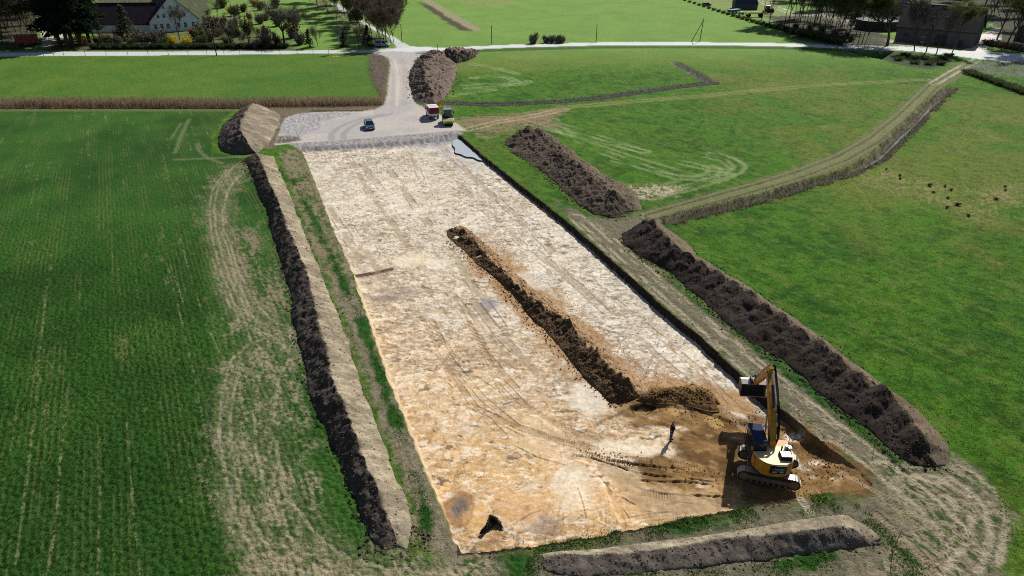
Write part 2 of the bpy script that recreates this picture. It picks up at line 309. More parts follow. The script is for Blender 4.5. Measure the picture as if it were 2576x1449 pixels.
# ---- brown bank behind the pad and soil left of road
I, d = sdpoly([(665, 270), (960, 267), (975, 255), (1000, 255), (1000, 275), (930, 283), (860, 285), (760, 290), (712, 300), (700, 330), (690, 372), (640, 376), (650, 300)], 4)
lay(I, sst(.6, -.6, d+(N3[I]-.5)), alb(116, 104, 84)*(.7+.6*N4[I][:, None]))
I, d, s, sg = dline([(790, 279), (880, 279), (960, 279)], 3); m = sst(1.2, .3, d+(N3[I]-.5)*.8); lay(I, m, alb(74, 66, 56)); Z[I] += m*.0
I, d = sdpoly([(931, 136), (964, 139), (985, 152), (979, 190), (971, 225), (974, 257), (961, 252), (939, 210), (929, 175)], 4)
m = sst(.8, -.8, d+(N3[I]-.5)*1.5); lay(I, m, alb(98, 86, 74)*(.6+.8*N4[I][:, None])); Z[I] += m*(.25+.5*(N3[I]-.4)); BM[I] = 1+m
# ---- gravel pad and haul road
pad = [(726, 362), (690, 366), (700, 340), (709, 315), (719, 297), (751, 286), (800, 282), (844, 281), (900, 281), (944, 275), (966, 264), (975, 240), (978, 205), (981, 175), (985, 152), (975, 143), (940, 134), (930, 130), (1000, 126), (1090, 128), (1062, 140), (1044, 150), (1036, 175), (1033, 212), (1039, 245), (1050, 262), (1069, 272), (1134, 300), (1173, 328), (1119, 334), (1019, 344), (869, 356), (800, 370)]
I, d = sdpoly(pad, 4); pm = sst(.35, -.35, d+(N4[I]-.5)*.8)
gcol = mix(alb(172, 168, 164), alb(184, 176, 168), sst(.4, .62, N2[I]))*(.82+.2*N4[I][:, None]+.14*N5[I][:, None])
lay(I, pm, gcol); CLS[I[pm > .5]] = 2; BM[I] = BM[I]*(1-pm)+.35*pm; padm = np.zeros(NV, np.float32); padm[I] = pm
Z[I] = Z[I]*(1-pm)+pm*.0
I, d = sdpoly([(719, 297), (751, 286), (846, 283), (900, 284), (862, 293), (815, 303), (806, 322), (780, 334), (752, 342), (710, 338), (704, 320)], 3)
m = sst(.4, -.4, d+(N4[I]-.5)); lay(I, m, alb(156, 153, 152)*(.55+.95*vn(GX[I]*5, GY[I]*5, 51)[:, None])); Z[I] += m*.12*vn(GX[I]*4, GY[I]*4, 52); BM[I] += m*1.5
patchy([(694, 342), (752, 342), (760, 352), (728, 360), (690, 362)], .75, alb(96, 90, 84), None, .6, 14)
for ps in ([(838, 362), (832, 340), (850, 322), (880, 308), (915, 296), (960, 288)], [(868, 360), (862, 340), (878, 322), (905, 308), (935, 298), (985, 286)]):
    I, d, s, sg = dline(ps, 3); lay(I, sst(.75, .35, d+(N4[I]-.5)*.4)*.8, alb(148, 144, 140))
for o_, cxs in ((0, 1002), (8, 1016), (-8, 990), (14, 1024)):
    wheel([(cxs-10, 150), (cxs-4, 170), (cxs, 200), (cxs-2, 240), (cxs-4, 265)], .0, .5, alb(158, 152, 146) if o_ else alb(205, 196, 182), .6, 44)
wheel([(935, 132), (975, 142), (998, 165), (1004, 190)], 0.9, .5, alb(186, 176, 160), .5, 45)
# ---- asphalt roads
def road(ps_top, ps_bot, col, cls=3, w=.25):
    I, d = sdpoly(ps_top+ps_bot[::-1], 3); m = sst(w, -w, d+(N3[I]-.5)*.35); lay(I, m, np.asarray(col)*(.9+.12*N3[I][:, None]+.08*N2[I][:, None])); CLS[I[m > .5]] = cls; BM[I] = BM[I]*(1-m)+.08*m; Z[I] = Z[I]*(1-m)
asph = alb(196, 200, 200)
road([(-500, 134), (150, 131), (400, 129.5), (644, 128.5), (931, 125.5), (1001, 121)], [(-500, 144), (150, 141), (400, 139.5), (644, 137), (931, 132), (1010, 128)], asph*.98)
road([(985, 122), (1034, 116.5), (1106, 120), (1288, 112.5), (1508, 106.5), (1763, 106.3), (1932, 108.3), (2107, 112.5), (2294, 117.5), (2407, 127), (2576, 136), (2800, 150)], [(985, 129), (1030, 129.5), (1081, 129), (1288, 119.8), (1508, 114), (1763, 113.5), (1932, 115.5), (2107, 120.5), (2294, 128), (2407, 141), (2532, 157), (2800, 190)], asph*1.06)
road([(1001, 122), (978, 93), (940, 76), (905, 58), (860, 30), (830, 8)], [(1036, 118), (1012, 106), (992, 93), (952, 74), (920, 57), (885, 36), (850, 8)], asph*.95)
road([(2415, 130), (2444, 115), (2459, 100), (2462, 86), (2480, 83), (2499, 70)], [(2510, 138), (2482, 126), (2488, 110), (2519, 100), (2520, 82), (2518, 72)], alb(216, 210, 198))
road([(2140, 88), (2200, 92), (2240, 100), (2300, 112), (2410, 126)], [(2140, 94), (2190, 97), (2230, 106), (2294, 117), (2400, 126)], alb(176, 166, 154), 4)
road([(100, 78), (130, 60), (145, 40)], [(108, 118), (146, 116), (165, 100), (170, 60)], alb(188, 184, 166), 4)
for ps, wd in (([(1880, -8), (1960, 22), (2040, 48), (2070, 52)], 1.3),):
    wheel(ps, 1.6, 1.0, alb(214, 212, 198), .85, 55)
patchy([(1990, 40), (2060, 30), (2160, 40), (2220, 60), (2200, 92), (2150, 92), (2080, 60)], .8, alb(158, 152, 142), None, 2, 15)
patchy([(1700, -10), (2000, -10), (1960, 20), (2050, 60), (1960, 60), (1880, 36)], .5, alb(138, 136, 96), None, 2, 16)
patchy([(2430, 160), (2600, 150), (2650, 200), (2520, 190), (2440, 180)], .5, alb(112, 114, 106), alb(80, 96, 56), 2, 17)
I, d, s, sg = dline([(1070, 130), (1290, 121.5), (1508, 116), (1763, 115.5), (1932, 117.5), (2107, 122)], 5); lay(I, sst(3.4, .8, np.abs(sg+1.6)+(N3[I]-.5)*2)*.7, alb(54, 74, 40)*(.6+.8*N4[I][:, None])); Z[I] -= .3*sst(2.5, .6, np.abs(sg+2.2))
# ravine under the road on the right
I, d = sdpoly([(2122, 124), (2165, 128), (2245, 128), (2215, 147), (2170, 138)], 4); m = sst(.8, -.8, d); Z[I] -= 2.6*m; lay(I, m, alb(60, 66, 50)); CLS[I[m > .3]] = 0
I, d = sdpoly([(2210, 145), (2250, 129), (2330, 134), (2400, 148), (2380, 165), (2340, 175), (2290, 168), (2240, 158)], 4); m = sst(1, -1, d); lay(I, m, alb(62, 82, 52)*(.4+1.2*N4[I][:, None]))
# ================= the excavation
PIT = [(755, 372), (840, 368), (960, 362), (1060, 352), (1140, 339), (1152, 338), (1215, 393), (1290, 453), (1365, 511), (1430, 563), (1505, 628), (1590, 703), (1680, 784), (1760, 849), (1850, 934), (1925, 1000), (2000, 1056), (2080, 1122), (2150, 1172), (2197, 1216), (2192, 1230), (2120, 1238), (2030, 1246), (1990, 1258), (1900, 1268), (1800, 1289), (1700, 1309), (1600, 1330), (1500, 1348), (1400, 1366), (1260, 1383), (1157, 1390), (1130, 1330), (1095, 1245), (1060, 1165), (1020, 1060), (975, 950), (935, 830), (905, 745), (885, 682), (860, 628), (830, 560), (800, 480), (775, 420)]
I, d0 = sdpoly(PIT, 4)
x = GX[I]; y = GY[I]; px = PX[I]; py = PY[I]
d = d0+(N4[I]-.5)*.16+(fbm(x*1.2, y*1.2, 3, 483)-.5)*.34
deep = .62+.08*sst(110, 50, DEP[I])
inner = sst(.03, -.09, d)
# left near edge is a battered bank
batter = sst(1150, 1000, px+ (py-1050)*-.1)*(px < 1180)*(py > 660)
d_b = sst(.0, -.40, d)
prof = inner*(1-batter)+d_b*batter
ramp = sst(334, 366, py)*0+1
floorz = -deep*(.55+.45*sst(690, 676, 0*py+676))  
# upper left plateau is about 0.2 m higher than the near floor: step edge
step_l = [(885, 684), (985, 664), (1010, 640), (1120, 628), (1250, 640), (1300, 1000)]
wp = sst(0, 1, (py-(684-(px-885)*.19))/3.0)*sst(1040, 985, px)+sst(985, 1040, px)*sst(-60, 60, py-650)
floorz = -deep-.08+.22*(1-np.clip(wp, 0, 1))*sst(1150, 950, px)
# scraped lower part around the machine
I2, dsc = sdpoly([(1560, 1020), (1600, 1003), (1660, 1000), (1760, 1010), (1840, 1040), (1990, 1060), (2120, 1160), (2160, 1210), (1900, 1255), (1560, 1290), (1500, 1150), (1440, 1130), (1495, 1055), (1520, 1036)], 2)
lowm = np.zeros(NV, np.float32); lowm[I2] = sst(.12, -.12, dsc)
floorz = floorz-.16*lowm[I]
sn = fbm(x*.45, y*.45, 4, 70)
floorz = floorz*(.10+.90*sst(2165, 2040, px)); floorz = floorz+.03*(sn-.5)+.035*(N4[I]-.5)*1.0
Z[I] = Z[I]*(1-prof)+floorz*prof
CLS[I[inner > .5]] = 1; BM[I] = BM[I]*(1-inner)+.5*inner
# colour of the floor: pale sand far/right, ochre near/left, bands of grey
warm = sst(640, 1350, py+.28*(1500-px))
right = sst(0, 1, ((px-1150)-(py-560)*1.0)/260)
c = mix(alb(218, 206, 184), alb(212, 172, 118), np.clip(warm*1.05, 0, 1)*(1-right*.9))
c = mix(c, alb(228, 220, 206), right*sst(.35, .6, N1[I]*.4+N2[I]*.6)*.8)
c = mix(c, alb(196, 190, 178), sst(560, 350, py)*.4)
c = mix(c, alb(202, 156, 104), sst(.45, .70, N2[I]*.6+N1[I]*.4)*warm*(1-right)*.5)
c = mix(c, alb(200, 188, 174), sst(.58, .70, fbm(x*.22, y*.22, 3, 71))*.3)
c = c*(.92+.12*sst(.36, .62, fbm(x*.16, y*.10, 3, 480)))[:, None]; c = mix(c, alb(236, 228, 212), sst(.54, .70, fbm(x*.30, y*.22, 4, 481, .6))*.45*(1-warm*.6)); c = mix(c, alb(166, 148, 120), sst(.60, .70, fbm(x*.42+3, y*.30, 4, 482, .65))*.35)
# smears drawn by the bucket: flakes elongated across the cut
def flakes(a, b, ang, seed, lo, hi):
    a *= .62; b *= .62
    ca, sa = math.cos(ang), math.sin(ang); wx = (vn(x*.5, y*.5, seed+1)-.5)*1.2
    u_, v_ = (x*ca+y*sa)+wx, (-x*sa+y*ca)+wx*.6
    return sst(lo, hi, fbm(u_/a, v_/b, 4, seed, .6))
fl1 = flakes(1.5, .45, .12, 80, .55, .63); fl2 = flakes(2.2, .35, -.35, 84, .57, .63); fl3 = flakes(.5, 3.0, -.36, 88, .60, .67); fl4 = flakes(.8, .5, .7, 90, .60, .68)
brn = mix(alb(152, 136, 110), alb(156, 122, 80), warm*(1-right))
act = .35+.65*sst(.35, .6, N2[I])
c = mix(c, brn, fl1*.60*act); c = mix(c, brn*.85, fl2*.7*act); c = mix(c, brn*1.02, fl3*.55); c = mix(c, brn*.82, fl4*.5*act)
c = mix(c, alb(236, 226, 206), flakes(.9, .4, .3, 93, .60, .68)*.4)
rl_ = fbm(x*.8, y*.8, 3, 460); c = mix(c, alb(240, 222, 182), sst(.014, .003, np.abs(rl_-.5))*.4*warm); rl2 = fbm(x*1.1+9, y*1.1, 3, 461); c = mix(c, alb(236, 222, 190), sst(.022, .004, np.abs(rl2-.47))*.3); c = mix(c, alb(120, 98, 70), sst(.016, .003, np.abs(fbm(x*.5, y*.7, 3, 462)-.53))*.5)
c = mix(c, alb(70, 58, 44), sst(.70, .74, fbm(x*.9+y*.2, y*1.6, 4, 95, .62))*.7)
fk = fbm(x*2.2+y*.5, y*3.4, 4, 450, .68); c = mix(c, alb(132, 118, 96), sst(.56, .64, fk)*.55*act); fk2 = fbm(x*1.4-y*.9, y*3.0+x*.4, 4, 451, .68); c = mix(c, alb(242, 234, 218), sst(.58, .66, fk2)*.5)
c = c*(.84+.18*N4[I][:, None]+.14*N5[I][:, None])
Z[I] -= inner*(.03*fl3+.015*fl1)
Iw, dw, sw, sgw = dline([(1130, 565), (1190, 610), (1262, 685), (1345, 765), (1420, 835), (1480, 900), (1550, 965), (1640, 1000), (1720, 985), (1800, 1005)], 4)
wm = np.zeros(NV, np.float32); dw = np.abs(sgw-.6)*np.where(sgw > .6, .72, .8); wm[Iw] = sst(2.9, 1.4, dw+(fbm(GX[Iw]*.8, GY[Iw]*.8, 4, 440)-.5)*2.6)*sst(0, 14, sw); c = mix(c, alb(164, 130, 92)*(.7+.6*N4[I][:, None]), wm[I]*.95*sst(.22, .42, N3[I]*.5+N4[I]*.5)); Z[I] += wm[I]*inner*.10*(fbm(x*1.6, y*1.6, 4, 441)-.4)
al_ = -x*.36+y*.93+1.2*(N2[I]-.5); cr_ = x*.93+y*.36+.8*(N3[I]-.5)
iu = np.floor(al_/2.05); fu = al_/2.05-iu; iv = np.floor(cr_/5.5+_h(iu, iu*0, 470)); fv = cr_/5.5+_h(iu, iu*0, 470)-iv
c = c*(.90+.17*_h(iu, iv, 471))[:, None]; ed_ = np.maximum(sst(.05, .01, fu)*sst(.35, .5, vn(cr_*.8, al_*.2, 472)), sst(.02, .004, fv)*sst(.4, .55, vn(al_*.8, cr_*.2, 473))); c = mix(c, alb(126, 106, 80), ed_*.55*sst(130, 90, DEP[I]))
# ochre and wet patches
def blot(cx, cy, rx, ry, col, k, seed, ang=0):
    """stain of radius rx, ry metres"""
    gx, gy = G((cx, cy)); ca, sa = math.cos(ang), math.sin(ang)
    u_ = ((x-gx)*ca+(y-gy)*sa)/rx; v_ = (-(x-gx)*sa+(y-gy)*ca)/ry
    r = np.sqrt(u_*u_+v_*v_)+(fbm(x*.9, y*.9, 4, seed)-.5)*.9
    m = sst(1.3, .6, r)*k; return m, r
for a in ((1225, 752, 1.3, 1.6, alb(120, 120, 128), .7, 1), (1000, 722, 2.8, 1.6, alb(140, 126, 116), .5, 2), (960, 735, 2.0, .6, alb(120, 108, 104), .6, 3), (1150, 1255, 1.25, 1.7, alb(140, 104, 70), .75, 4), (1158, 1260, .7, 1.0, alb(112, 102, 96), .9, 5), (1345, 1285, 1.0, 1.3, alb(170, 160, 152), .45, 6), (1380, 1300, .9, 1.0, alb(140, 116, 96), .55, 7),
          (1440, 1200, 1.6, 2.5, alb(226, 212, 186), .7, 8), (1560, 1110, 2.2, 1.5, alb(228, 214, 186), .8, 9), (1650, 1120, 1.6, 1.0, alb(224, 210, 184), .7, 10), (1350, 1080, 2.5, 3, alb(214, 188, 150), .5, 11), (1660, 1150, 3, 1.2, alb(160, 140, 112), .4, 12), (1330, 690, 2.4, 2.5, alb(228, 222, 208), .5, 13),
          (1045, 640, 2.4, 2.0, alb(226, 210, 180), .6, 14), (1100, 650, 1.6, 1.6, alb(224, 214, 194), .6, 15), (1480, 980, 2.0, 2.2, alb(226, 216, 198), .7, 16), (1200, 1280, 1.0, 1.0, alb(214, 172, 118), .5, 17), (1300, 1250, 2.4, 1.6, alb(208, 160, 100), .55, 18), (1560, 1240, 2.2, 1.4, alb(212, 170, 118), .5, 19), (1700, 620, 1, 1, alb(200, 190, 170), .1, 20)):
    m, r = blot(*a); c = mix(c, np.asarray(a[4])*(.8+.4*N4[I][:, None]), m)
m, r = blot(1153, 1257, 1.25, 1.7, None, 1, 4); c = mix(c, alb(104, 62, 32), sst(.10, .02, np.abs(r-.8))*.3)
# brown disturbed soil near the machine
Ib, db = sdpoly([(1620, 985), (1690, 970), (1750, 960), (1800, 985), (1818, 1020), (1870, 1030), (1935, 1018), (1990, 1052), (2080, 1120), (2197, 1216), (2190, 1240), (2060, 1244), (1980, 1262), (1890, 1265), (1780, 1245), (1640, 1190), (1600, 1130), (1720, 1130), (1700, 1070), (1640, 1060), (1560, 1030), (1580, 1000)], 3)
bmk = np.zeros(NV, np.float32); bmk[Ib] = sst(.5, -.5, db+(N3[Ib]-.5)*2.6)
spill = sst(.9, -.2, db+(fbm(GX[Ib]*.9, GY[Ib]*.9, 3, 431)-.5)*3.0)*sst(1860, 1990, PX[Ib])*sst(1300, 1230, PY[Ib]); lay(Ib, spill, mix(alb(140, 108, 68), alb(110, 80, 46), N3[Ib])*(.7+.6*N4[Ib][:, None]))
bs = fbm(x*.5, y*.9, 4, 99); bmk[I] = np.maximum(bmk[I], sst(1935, 2000, px)*sst(1030, 1062, py)*inner)
c = mix(c, mix(alb(138, 108, 68), alb(104, 78, 48), sst(.4, .65, bs))*(.75+.5*N4[I][:, None]), bmk[I]*sst(.30, .42, bs+.1*N4[I]))
c = mix(c, alb(178, 146, 96), bmk[I]*sst(.6, .7, fbm(x*.6, y*.6, 3, 101))*.7)
c = mix(c, alb(176, 144, 100)*(.9+.2*N4[I][:, None]), bmk[I]*sst(2300, 2000, px+(py-1200)*0)*sst(1160, 1230, py)*.35)
Z[I] += bmk[I]*inner*.26*(fbm(x*1.2, y*1.2, 4, 97)-.5)
Ib, db = sdpoly([(1640, 1190), (1700, 1205), (1760, 1215), (1840, 1228), (1880, 1250), (1900, 1268), (1800, 1288), (1650, 1300), (1600, 1255), (1560, 1200), (1480, 1130), (1560, 1140)], 3)
m = np.zeros(NV, np.float32); m[Ib] = sst(.5, -.4, db+(N3[Ib]-.5)*1.6); c = mix(c, alb(166, 142, 108)*(.75+.5*N4[I][:, None]), m[I]*.75*sst(.3, .5, N3[I]))
# gravel foot of the pad, wet corner
Ig, dg = sdpoly([(740, 362), (870, 352), (1020, 341), (1150, 328), (1150, 347), (1100, 358), (1030, 362), (900, 370), (780, 374)], 2)
m = np.zeros(NV, np.float32); m[Ig] = sst(.8, -.4, dg+(N3[Ig]-.5)*1.6); c = mix(c, alb(146, 142, 144)*(.4+1.2*vn(x*4, y*4, 103)[:, None]), m[I]); Z[I] += m[I]*(.1+.06*vn(x*3, y*3, 104))
Ig, dg = sdpoly([(1020, 352), (1150, 340), (1215, 392), (1250, 430), (1200, 440), (1120, 400)], 2); m[:] = 0; m[Ig] = sst(3, -3, dg+(N3[Ig]-.5)*5); c = mix(c, alb(164, 164, 168), m[I]*.5*sst(.4, .6, N3[I]))
Ig, dg = sdpoly([(1135, 347), (1152, 345), (1215, 394), (1200, 390), (1170, 380), (1150, 372)], 2); m[:] = 0; m[Ig] = sst(.6, -.3, dg); Z[I] -= m[I]*.10; c = mix(c, alb(150, 156, 150), m[I]*.8)
# battered left bank: fresh pale sand
bank = inner*(1-sst(-.34, -.55, d))*batter
c = mix(c, alb(196, 176, 142)*(.8+.4*N4[I][:, None]), bank*sst(.0, .35, bank))
# right wall: dark topsoil, band darkened and widened for painted shade and shadow
wsh = (px > 1150)*sst(2050, 1960, px)
wallr = (1-sst(-.10, -.26, d))*(1-batter); c = mix(c, alb(50, 42, 34), wallr*sst(2060, 1960, px))
lay(I, sst(.30, .14, d)*(1-batter)*1.0*wsh, alb(58, 50, 40)); lay(I, np.maximum(inner, sst(.16, .05, d)*wsh), c)
# crumbly rim
rim = sst(.9, .2, np.abs(d0))*(1-inner)*(1-batter)*sst(.3, .5, d); lay(I, rim*.7, alb(92, 84, 62)*(.6+.8*N4[I][:, None])); Z[I] += rim*.05*(N4[I])
# step face in the floor, its shade painted as dark brown
Is, ds, s, sg = dline([(886, 684), (940, 675), (985, 665)], 1.5); lay(Is, sst(.34, .12, np.abs(ds))*.9, alb(72, 52, 36)); 
# fine ruts and grouser prints
def prints(ps, wd, gauge=0, pitch=.2, k=.5, col=None, dz=.03, seed=0):
    I, d, s, sg = dline(ps, wd+gauge+1.5)
    u_ = np.abs(np.abs(sg)-gauge) if gauge else np.abs(sg)
    m = sst(wd*.5+.03, wd*.5-.05, u_)*sst(.25, .5, vn(s*.35, s*0+sg*.2, 120+seed))
    g = sst(.0, .9, np.sin(s*2*math.pi/pitch)); cb = alb(150, 124, 88) if col is None else col
    lay(I, m*.18, cb); lay(I, m*g*min(1, k*1.5), cb); Z[I] -= m*(dz*.6+dz*1.3*g)*sst(110, 70, DEP[I])
    e = sst(.07, .02, np.abs(u_-wd*.5))*sst(.35, .55, vn(s*.5, s*0, 130+seed)); lay(I, e*.6, alb(96, 74, 50)); Z[I] += e*.02
prints([(1390, 1085), (1500, 1112), (1620, 1128), (1740, 1140)], .6, 0, .2, .5, None, .03, 1)
prints([(1180, 1000), (1290, 1050), (1400, 1085), (1500, 1105)], .6, 0, .2, .5, None, .03, 2)
prints([(1475, 1120), (1600, 1150), (1720, 1165), (1830, 1180)], .6, 0, .2, .6, alb(140, 112, 76), .04, 3)
prints([(1560, 1205), (1680, 1225), (1800, 1238), (1900, 1255)], .7, 0, .2, .75, alb(150, 124, 84), .05, 4)
prints([(1070, 800), (1120, 900), (1190, 1000), (1270, 1080)], .6, 0, .2, .5, None, .03, 5)
prints([(1135, 700), (1190, 800), (1230, 880), (1300, 960)], .6, 0, .2, .4, None, .03, 6)
prints([(1400, 650), (1530, 760), (1660, 880), (1790, 990), (1880, 1060)], .6, 0, .22, .4, alb(176, 152, 120), .02, 7)
prints([(1500, 700), (1640, 810), (1760, 910), (1860, 1010)], .6, 0, .22, .5, alb(176, 150, 116), .02, 8)
prints([(1085, 790), (1135, 890), (1215, 985), (1310, 1060), (1420, 1095), (1520, 1112)], .6, 0, .2, .5, None, .03, 12)
prints([(1175, 790), (1215, 860), (1250, 930), (1320, 1000), (1420, 1060), (1500, 1085)], .6, 0, .2, .5, None, .03, 13)
prints([(1560, 1128), (1700, 1143), (1820, 1165)], .6, 0, .2, .6, alb(140, 112, 76), .04, 14)
prints([(2290, 1300), (2210, 1240), (2120, 1180)], .6, 0, .22, .5, alb(170, 150, 120), .03, 9)
prints([(2200, 1290), (2290, 1370), (2360, 1440)], .6, 0, .22, .6, alb(172, 152, 122), .03, 10)
prints([(2010, 1250), (2040, 1290)], .6, 0, .2, .6, alb(214, 204, 184), .02, 11)
def furrow(ps, wd, dz, col, k, seed=0):
    I, d, s, sg = dline(ps, wd+1.2); b = sst(.28, .5, vn(s*.6, s*0, 150+seed)*.6+N3[I]*.4)
    m = sst(wd*.8, wd*.2, d+(N4[I]-.5)*wd*1.4+(N3[I]-.5)*wd)*b; lay(I, m*k*.8, np.asarray(col)*(.7+.6*N5[I][:, None])); Z[I] -= dz*m; Z[I] += dz*1.1*b*sst(wd*.9, wd*.1, np.abs(sg-wd*1.5))
dk = alb(96, 72, 48)
for k, ps in enumerate([[(1450, 1123), (1530, 1133), (1620, 1148), (1740, 1158)], [(1490, 1128), (1600, 1165), (1700, 1178), (1830, 1192)], [(1620, 1185), (1740, 1190), (1840, 1198)], [(1660, 1218), (1760, 1222), (1880, 1232)], [(1870, 1225), (1960, 1235), (2050, 1243)],
                        [(1466, 1122), (1500, 1165), (1550, 1225), (1585, 1280)], [(1545, 1215), (1600, 1245)], [(1585, 1278), (1640, 1268), (1700, 1262)], [(1455, 1210), (1468, 1250), (1476, 1285)], [(1290, 1300), (1330, 1275), (1365, 1262)], [(1105, 820), (1140, 870), (1155, 900)],
                        [(1200, 930), (1240, 957)], [(1210, 1020), (1260, 1050), (1330, 1085)], [(1120, 940), (1150, 970)], [(1290, 1100), (1350, 1130), (1420, 1150)], [(1060, 700), (1110, 760), (1125, 780)], [(1400, 1300), (1440, 1270), (1480, 1262)], [(1180, 1020), (1210, 1060)]]):
    furrow(ps, .10 if k < 5 else .07, .09 if k < 5 else .04, dk, .95 if k < 5 else .6, k)
for k, ps in enumerate([[(980, 420), (1050, 520), (1120, 600), (1200, 720), (1260, 800)], [(870, 380), (930, 480), (990, 560), (1060, 660)], [(1090, 375), (1180, 480), (1300, 590), (1420, 690)], [(1110, 360), (1230, 470), (1340, 570), (1460, 690)], [(900, 390), (960, 470)], [(1190, 740), (1260, 830), (1330, 900), (1400, 960)],
                        [(880, 560), (960, 690)], [(820, 500), (900, 640)], [(1350, 620), (1450, 700), (1560, 800)], [(1030, 380), (1060, 440)]]):
    I, d, s, sg = dline(ps, 2.5); m = sst(.55, .2, np.abs(d-.0)+(N4[I]-.5)*.3)*sst(.3, .6, vn(s*.3, s*0, 170+k)); lay(I, m*.65, alb(164, 146, 118)); Z[I] -= .03*m
    e = sst(.13, .04, np.abs(np.abs(sg)-.5))*sst(.45, .6, vn(s*.4, s*0, 180+k)); lay(I, e*.6, alb(110, 92, 72))
# long shallow swale in the pale floor
I, d, s, sg = dline([(1170, 755), (1210, 810), (1245, 850), (1290, 890)], 2); lay(I, sst(.45, .1, d)*.5, alb(176, 156, 126)); Z[I] -= .05*sst(.4, .1, d)
# claw marks at the end of the pale floor
for ps in ([(1580, 940), (1583, 890), (1580, 872)], [(1615, 940), (1632, 905), (1648, 868)], [(1645, 935), (1655, 900), (1662, 890)], [(1545, 900), (1535, 870), (1525, 855)], [(1490, 880), (1500, 905)], [(1470, 860), (1440, 820), (1420, 790)], [(1395, 750), (1410, 775)], [(1560, 850), (1552, 830)], [(1480, 830), (1484, 800)], [(1700, 870), (1685, 845)], [(1780, 930), (1765, 905)]):
    I, d, s, sg = dline(ps, 1); lay(I, sst(.2, .08, d+(N4[I]-.5)*.15)*.75, alb(164, 140, 112)); Z[I] -= .03*sst(.2, .05, d)
# excavated test hole beside the brown ridge, dark rim painted as its shading
I, d = sdpoly([(1592, 1006), (1620, 998), (1648, 1004), (1625, 1018), (1600, 1014)], 2); m = sst(.25, -.1, d); Z[I] -= .35*m; lay(I, m, alb(150, 128, 78)*(.8+.3*N4[I][:, None])); lay(I, sst(.25, .1, np.abs(d-.1))*.9, alb(44, 32, 20))
I, d, s, sg = dline([(1560, 1020), (1625, 1028), (1690, 1000)], 1.2); lay(I, sst(.3, .1, d)*.5, dk)
I, d = sdpoly([(726, 362), (869, 353), (1019, 341), (1119, 331), (1150, 329), (1165, 336), (1148, 343), (1060, 354), (960, 364), (840, 370), (755, 374)], 2); m = sst(.4, -.2, d)
lay(I, m, alb(150, 146, 144)*(.45+1.0*vn(GX[I]*6, GY[I]*3, 103)[:, None])); Z[I] = np.where(m > .5, Z[I]*.6+.03*vn(GX[I]*3, GY[I]*3, 104), Z[I]); CLS[I[m > .5]] = 2
# shaded garden and wood floor
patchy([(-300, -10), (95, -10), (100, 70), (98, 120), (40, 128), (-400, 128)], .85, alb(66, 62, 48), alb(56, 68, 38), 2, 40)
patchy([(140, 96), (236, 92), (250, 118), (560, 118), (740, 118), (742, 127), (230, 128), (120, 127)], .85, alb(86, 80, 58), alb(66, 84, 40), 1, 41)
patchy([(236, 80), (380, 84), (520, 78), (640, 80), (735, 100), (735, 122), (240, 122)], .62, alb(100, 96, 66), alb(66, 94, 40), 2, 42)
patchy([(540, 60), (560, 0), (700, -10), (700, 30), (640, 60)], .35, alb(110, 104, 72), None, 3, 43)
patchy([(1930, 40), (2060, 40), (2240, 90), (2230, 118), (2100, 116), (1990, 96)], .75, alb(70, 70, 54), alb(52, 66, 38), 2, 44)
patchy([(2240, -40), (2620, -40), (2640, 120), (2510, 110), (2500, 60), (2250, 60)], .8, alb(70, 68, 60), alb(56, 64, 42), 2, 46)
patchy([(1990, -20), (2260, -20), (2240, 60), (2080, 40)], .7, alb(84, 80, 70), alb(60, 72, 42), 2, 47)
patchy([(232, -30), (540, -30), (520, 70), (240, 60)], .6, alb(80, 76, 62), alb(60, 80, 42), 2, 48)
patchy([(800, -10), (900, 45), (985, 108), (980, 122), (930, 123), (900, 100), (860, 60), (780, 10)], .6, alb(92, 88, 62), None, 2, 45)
# general meadow relief
Z += (1-np.clip(cropm, 0, 1))*(CLS == 0)*(.07*(N4-.5)+.05*(N3-.5))*sst(0, 1, BM)
Z += .0
Zw = Z.copy()
verts = np.stack([GX, GY, Z], 1)
idx = np.arange(NV).reshape(NR, NC)
# rows run far -> near: order so that faces look up
q = np.stack([idx[:-1, :-1], idx[1:, :-1], idx[1:, 1:], idx[:-1, 1:]], -1).reshape(-1, 4)
fc = np.max(CLS[q], axis=1)
M_ground = mat_attr('meadow_ground', .24, 2.2, 11.0, .17, 6.5)
M_sand = mat_attr('sand_floor', .12, 3.0, 16.0, .03, 9.0)
M_gravel = mat_attr('gravel', .10, 3.0, 20.0, .02, 14.0)
M_asph = mat_attr('asphalt', .05, 1.0, 20.0, .004, 30.0, .2, .8)
for cl, nm, mt, lb in ((0, 'ground', M_ground, 'green meadow and field ground around the excavation'), (1, 'excavation_floor', M_sand, 'pale sand floor of the stripped excavation'), (2, 'gravel_yard', M_gravel, 'grey gravel yard and haul road'), (3, 'road', M_asph, 'light asphalt road'), (4, 'farm_track', M_gravel, 'pale compacted farmyard track')):
    f = q[fc == cl]
    if len(f) == 0: continue
    u, inv = np.unique(f, return_inverse=True)
    me = npmesh(nm, verts[u], inv.reshape(-1, 4)); setcol(me, Cc[u]); o = link(nm, me, mt); tag(o, kind='structure', label=lb)
def zat(x, y):
    """ground height by nearest grid vertex"""
    t = y*CP+H*SP; v = (H*CP-y*SP)/t; s = x/t
    r = int(np.clip(np.searchsorted(vs, v), 0, NR-1)); c = int(np.clip(np.searchsorted(ss, s), 0, NC-1))
    return float(Zw[r*NC+c])
